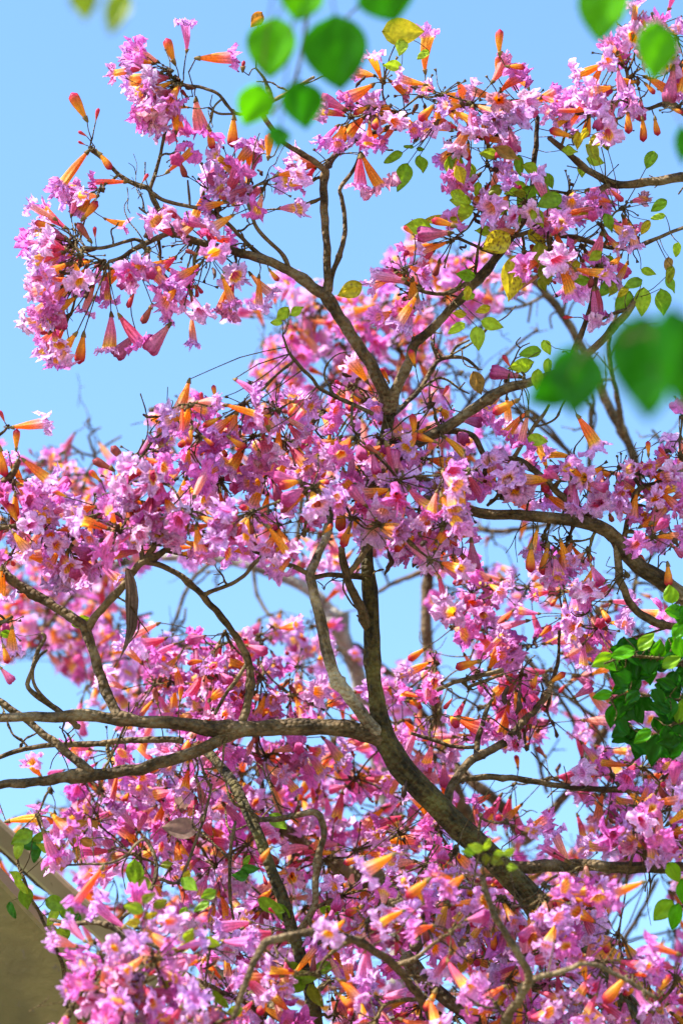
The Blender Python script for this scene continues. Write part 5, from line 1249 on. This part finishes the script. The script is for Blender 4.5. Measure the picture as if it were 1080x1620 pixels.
# ================================================================== green-leaved trees
def broad_leaf(T, x, y, w, h, d, ang, rng, tone, hub, stalk_soup, roll=0.0, name='leaf'):
    ln, ww = h * K * d, w * 0.5 * K * d
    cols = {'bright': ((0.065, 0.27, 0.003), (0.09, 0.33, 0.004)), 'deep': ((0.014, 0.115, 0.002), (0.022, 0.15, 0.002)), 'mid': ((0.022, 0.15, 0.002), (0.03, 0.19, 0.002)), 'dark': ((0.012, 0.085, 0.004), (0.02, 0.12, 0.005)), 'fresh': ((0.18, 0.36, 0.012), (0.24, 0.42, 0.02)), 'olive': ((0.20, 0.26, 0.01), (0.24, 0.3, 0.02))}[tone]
    V, Q, C = make_leaf(ln, ww, rng, cols[0], cols[1], 0, 11, 8, 0.1, 0.3)
    z = img_dir(math.cos(math.radians(ang)), math.sin(math.radians(ang)), rng.uniform(-0.2, 0.3))
    face = unit(-FWD + RIGHT * rng.uniform(-0.5, 0.5) + UP * rng.uniform(-0.3, 0.7))
    xx = unit(np.cross(face, z)); yy = np.cross(z, xx)
    base = P(x, y, d) - z * ln / 2
    o = mesh_obj(name, V @ np.stack([xx, yy, z], 1).T + base, [Q], M_GREEN, T.root, C, origin=base)
    if hub is None:
        b, dist = T.nearest(base)
        hub = b[:3] if b is not None and dist < 0.6 else base - z * 0.03
    m = (hub + base) / 2 + rng.normal(0, 0.004, 3)
    tv, tf, tc, _ = tube(np.array([(*hub, 0.0013), (*m, 0.001), (*base, 0.0009)]), 5, rng, 0, 0, 0.02, 0)
    stalk_soup.add(tv, tf, tc)
    return o


bS = base_at(1700, 4.0)
S = Tree(thing('leafy_tree', bS, 'green round-leaved tree close to the camera, its leaves blurred large against the sky', 'tree'), 88)
S.limb3([(*bS, 0.05), (*(bS + [0, 0, 1.5]), 0.04), (*P(1700, 900, 3.6), 0.03), (*P(1650, 300, 3.5), 0.022), (*P(1500, -100, 3.5), 0.016)], 'trunk', M_BARK, 12, 0.2)
S.limb([(1600, 150, 3.5, 14), (1350, -80, 3.5, 9), (1050, -110, 3.6, 7), (800, -90, 3.7, 6), (620, -60, 3.75, 5), (500, -30, 3.75, 4), (455, -5, 3.75, 3)])
S.limb([(700, -75, 3.72, 4), (450, -160, 3.4, 4), (250, -130, 3.1, 3), (165, -60, 2.95, 3)])
S.limb([(500, -30, 3.75, 3), (480, 60, 3.76, 2.6), (470, 120, 3.77, 2.4), (450, 150, 3.78, 2), (430, 185, 3.78, 1.6)])
S.limb([(620, -60, 3.75, 3), (575, 0, 3.75, 2.4), (545, 30, 3.75, 2)])
S.limb([(1050, -110, 3.6, 4), (1010, -40, 3.6, 3), (1000, 20, 3.6, 2.2)])
S.limb([(1690, 800, 3.6, 12), (1400, 620, 3.0, 7), (1200, 520, 2.7, 5), (1100, 500, 2.6, 4), (1040, 520, 2.6, 3), (980, 540, 2.65, 2.4), (920, 560, 2.7, 2)])
sstalk = Soup()
for x, y, w, h, d, a, t in [(434, 76, 70, 88, 3.8, 95, 'bright'), (535, 83, 88, 108, 3.75, 85, 'mid'), (478, 166, 56, 72, 3.8, 80, 'mid'), (400, 166, 50, 68, 3.75, 110, 'bright'), (440, 218, 30, 36, 3.8, 100, 'mid'), (478, 2, 62, 60, 3.65, 110, 'bright'), (612, -2, 76, 72, 3.65, 70, 'mid'), (955, 16, 66, 96, 3.6, 100, 'bright'), (1036, 80, 54, 88, 3.7, 95, 'bright'),
                            (132, 2, 44, 60, 2.95, 80, 'olive'), (186, 22, 40, 82, 2.95, 105, 'olive'), (1012, 572, 104, 150, 2.65, 95, 'mid'), (1068, 560, 90, 150, 2.55, 85, 'mid'), (1090, 600, 70, 110, 2.6, 80, 'bright'), (908, 602, 88, 112, 2.95, 95, 'mid'), (868, 618, 58, 74, 2.95, 150, 'bright'), (1030, 630, 60, 70, 2.6, 100, 'bright'),
                            (1078, 230, 20, 60, 3.7, 90, 'mid'), (1150, 560, 100, 140, 2.6, 80, 'mid'), (720, -70, 70, 80, 3.7, 90, 'mid'), (850, -60, 70, 90, 3.6, 95, 'bright')]:
    near = y < 300 and x > 300
    broad_leaf(S, x, y, w * (1.3 if near else 1.1), h * (1.1 if near else 1.05), d - (0.3 if near else 0.0), a, S.rng, t if near or y < 300 else 'deep', None, sstalk)
o = sstalk.build('leaf_stalks', M_TWIG, S.root, origin=np.array(S.root.location)); o['kind'] = 'stuff'

bR = base_at(1550, 5.0)
Rt = Tree(thing('leafy_tree', bR, 'small glossy dark green tree leaning into the pink flowers, in sharp focus', 'tree'), 99)
Rt.limb3([(*bR, 0.04), (*(bR + [0, 0, 1.4]), 0.035), (*P(1500, 1500, 4.9), 0.024), (*P(1300, 1200, 4.85), 0.013), (*P(1150, 1080, 4.8), 0.008), (*P(1080, 1050, 4.8), 0.006)], 'trunk', M_BARK, 10, 0.2)
for pts in [[(1150, 1080, 4.8, 6), (1085, 1045, 4.78, 4), (1035, 1040, 4.77, 3), (990, 1038, 4.76, 2.4), (955, 1050, 4.76, 1.8)], [(1150, 1085, 4.8, 5), (1080, 1110, 4.78, 3), (1030, 1100, 4.77, 2.4), (990, 1095, 4.76, 2), (965, 1108, 4.76, 1.6)],
            [(1160, 1090, 4.8, 5), (1090, 1140, 4.78, 3), (1050, 1150, 4.77, 2.4), (1030, 1170, 4.77, 2)], [(1250, 1160, 4.84, 6), (1130, 980, 4.82, 4), (1085, 945, 4.82, 3), (1060, 960, 4.82, 2)], [(1300, 1200, 4.85, 7), (1170, 1380, 4.8, 5), (1090, 1430, 4.78, 4), (1060, 1440, 4.78, 3)]]:
    Rt.limb(pts, mat=M_TWIG)
rst = Soup()
cl = np.array([(935, 1040), (990, 1010), (1080, 960), (1100, 1230), (1060, 1220), (1020, 1215), (960, 1150), (950, 1080)], float)
done = []
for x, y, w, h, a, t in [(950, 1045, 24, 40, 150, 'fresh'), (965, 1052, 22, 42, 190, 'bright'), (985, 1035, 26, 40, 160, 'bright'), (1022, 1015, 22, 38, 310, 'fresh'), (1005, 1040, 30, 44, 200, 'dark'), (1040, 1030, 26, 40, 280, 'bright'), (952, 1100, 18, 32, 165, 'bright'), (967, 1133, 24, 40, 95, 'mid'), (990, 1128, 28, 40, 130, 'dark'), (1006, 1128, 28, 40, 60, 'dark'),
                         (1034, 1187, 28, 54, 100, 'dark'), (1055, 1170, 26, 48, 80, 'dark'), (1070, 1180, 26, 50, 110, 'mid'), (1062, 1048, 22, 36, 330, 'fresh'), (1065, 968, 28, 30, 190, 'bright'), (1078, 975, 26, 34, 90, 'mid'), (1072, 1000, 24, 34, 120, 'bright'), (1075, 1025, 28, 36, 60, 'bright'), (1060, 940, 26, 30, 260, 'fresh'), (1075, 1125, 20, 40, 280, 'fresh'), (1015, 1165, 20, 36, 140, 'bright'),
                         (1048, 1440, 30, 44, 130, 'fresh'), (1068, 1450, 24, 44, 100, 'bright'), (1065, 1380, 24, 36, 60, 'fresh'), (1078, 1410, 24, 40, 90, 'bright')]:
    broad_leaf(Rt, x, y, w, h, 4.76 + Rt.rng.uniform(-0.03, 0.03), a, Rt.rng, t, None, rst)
n = 0
while n < 66:
    x, y = Rt.rng.uniform(970, 1095), Rt.rng.uniform(1015, 1190)
    if not inside(cl, x, y): continue
    n += 1
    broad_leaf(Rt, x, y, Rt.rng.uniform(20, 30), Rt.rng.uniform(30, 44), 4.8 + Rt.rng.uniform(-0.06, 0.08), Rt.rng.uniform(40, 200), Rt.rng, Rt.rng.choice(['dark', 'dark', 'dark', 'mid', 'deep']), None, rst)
o = rst.build('leaf_stalks', M_TWIG, Rt.root, origin=np.array(Rt.root.location)); o['kind'] = 'stuff'

# ------------------------------------------------------------------ creeper on the beams
bV = P(60, 1500, 4.95); bV[2] = 0
Vn = Tree(thing('creeper', bV, 'thin green creeper growing up over the sloping beige beams', 'creeper'), 101)
Vn.limb3([(*bV, 0.008), (*(bV + [0.01, 0.01, 1.2]), 0.006), (*P(110, 1700, 4.92), 0.005), (*P(105, 1540, 4.9), 0.004), (*P(85, 1490, 4.88), 0.003), (*P(40, 1400, 4.9), 0.003), (*P(20, 1340, 4.95), 0.0025), (*P(35, 1325, 4.95), 0.002)], 'stem', M_TWIG, 7, 0.4)
Vn.limb([(85, 1490, 4.88, 3), (95, 1470, 4.86, 2.4), (105, 1450, 4.85, 2), (125, 1460, 4.84, 1.6)], 'stem')
for x, y, L, a, t in [(35, 1325, 40, 150, 'green'), (50, 1335, 36, 20, 'deep'), (60, 1348, 36, 100, 'deep'), (65, 1322, 30, 330, 'green'), (30, 1345, 30, 100, 'lime'), (90, 1430, 40, 20, 'green'), (85, 1450, 36, 120, 'lime'), (110, 1448, 40, 60, 'green'), (100, 1478, 40, 95, 'green'), (120, 1460, 34, 110, 'deep'), (35, 1400, 34, 60, 'lime'), (40, 1420, 40, 80, 'green'), (25, 1385, 26, 200, 'lime'), (95, 1475, 26, 200, 'lime'), (70, 1340, 28, 190, 'lime'), (20, 1440, 28, 70, 'deep')]:
    Vn.leaf(x, y, L, a, 4.86 + Vn.rng.uniform(-0.02, 0.05), t)
Vn.finish(0, 0)
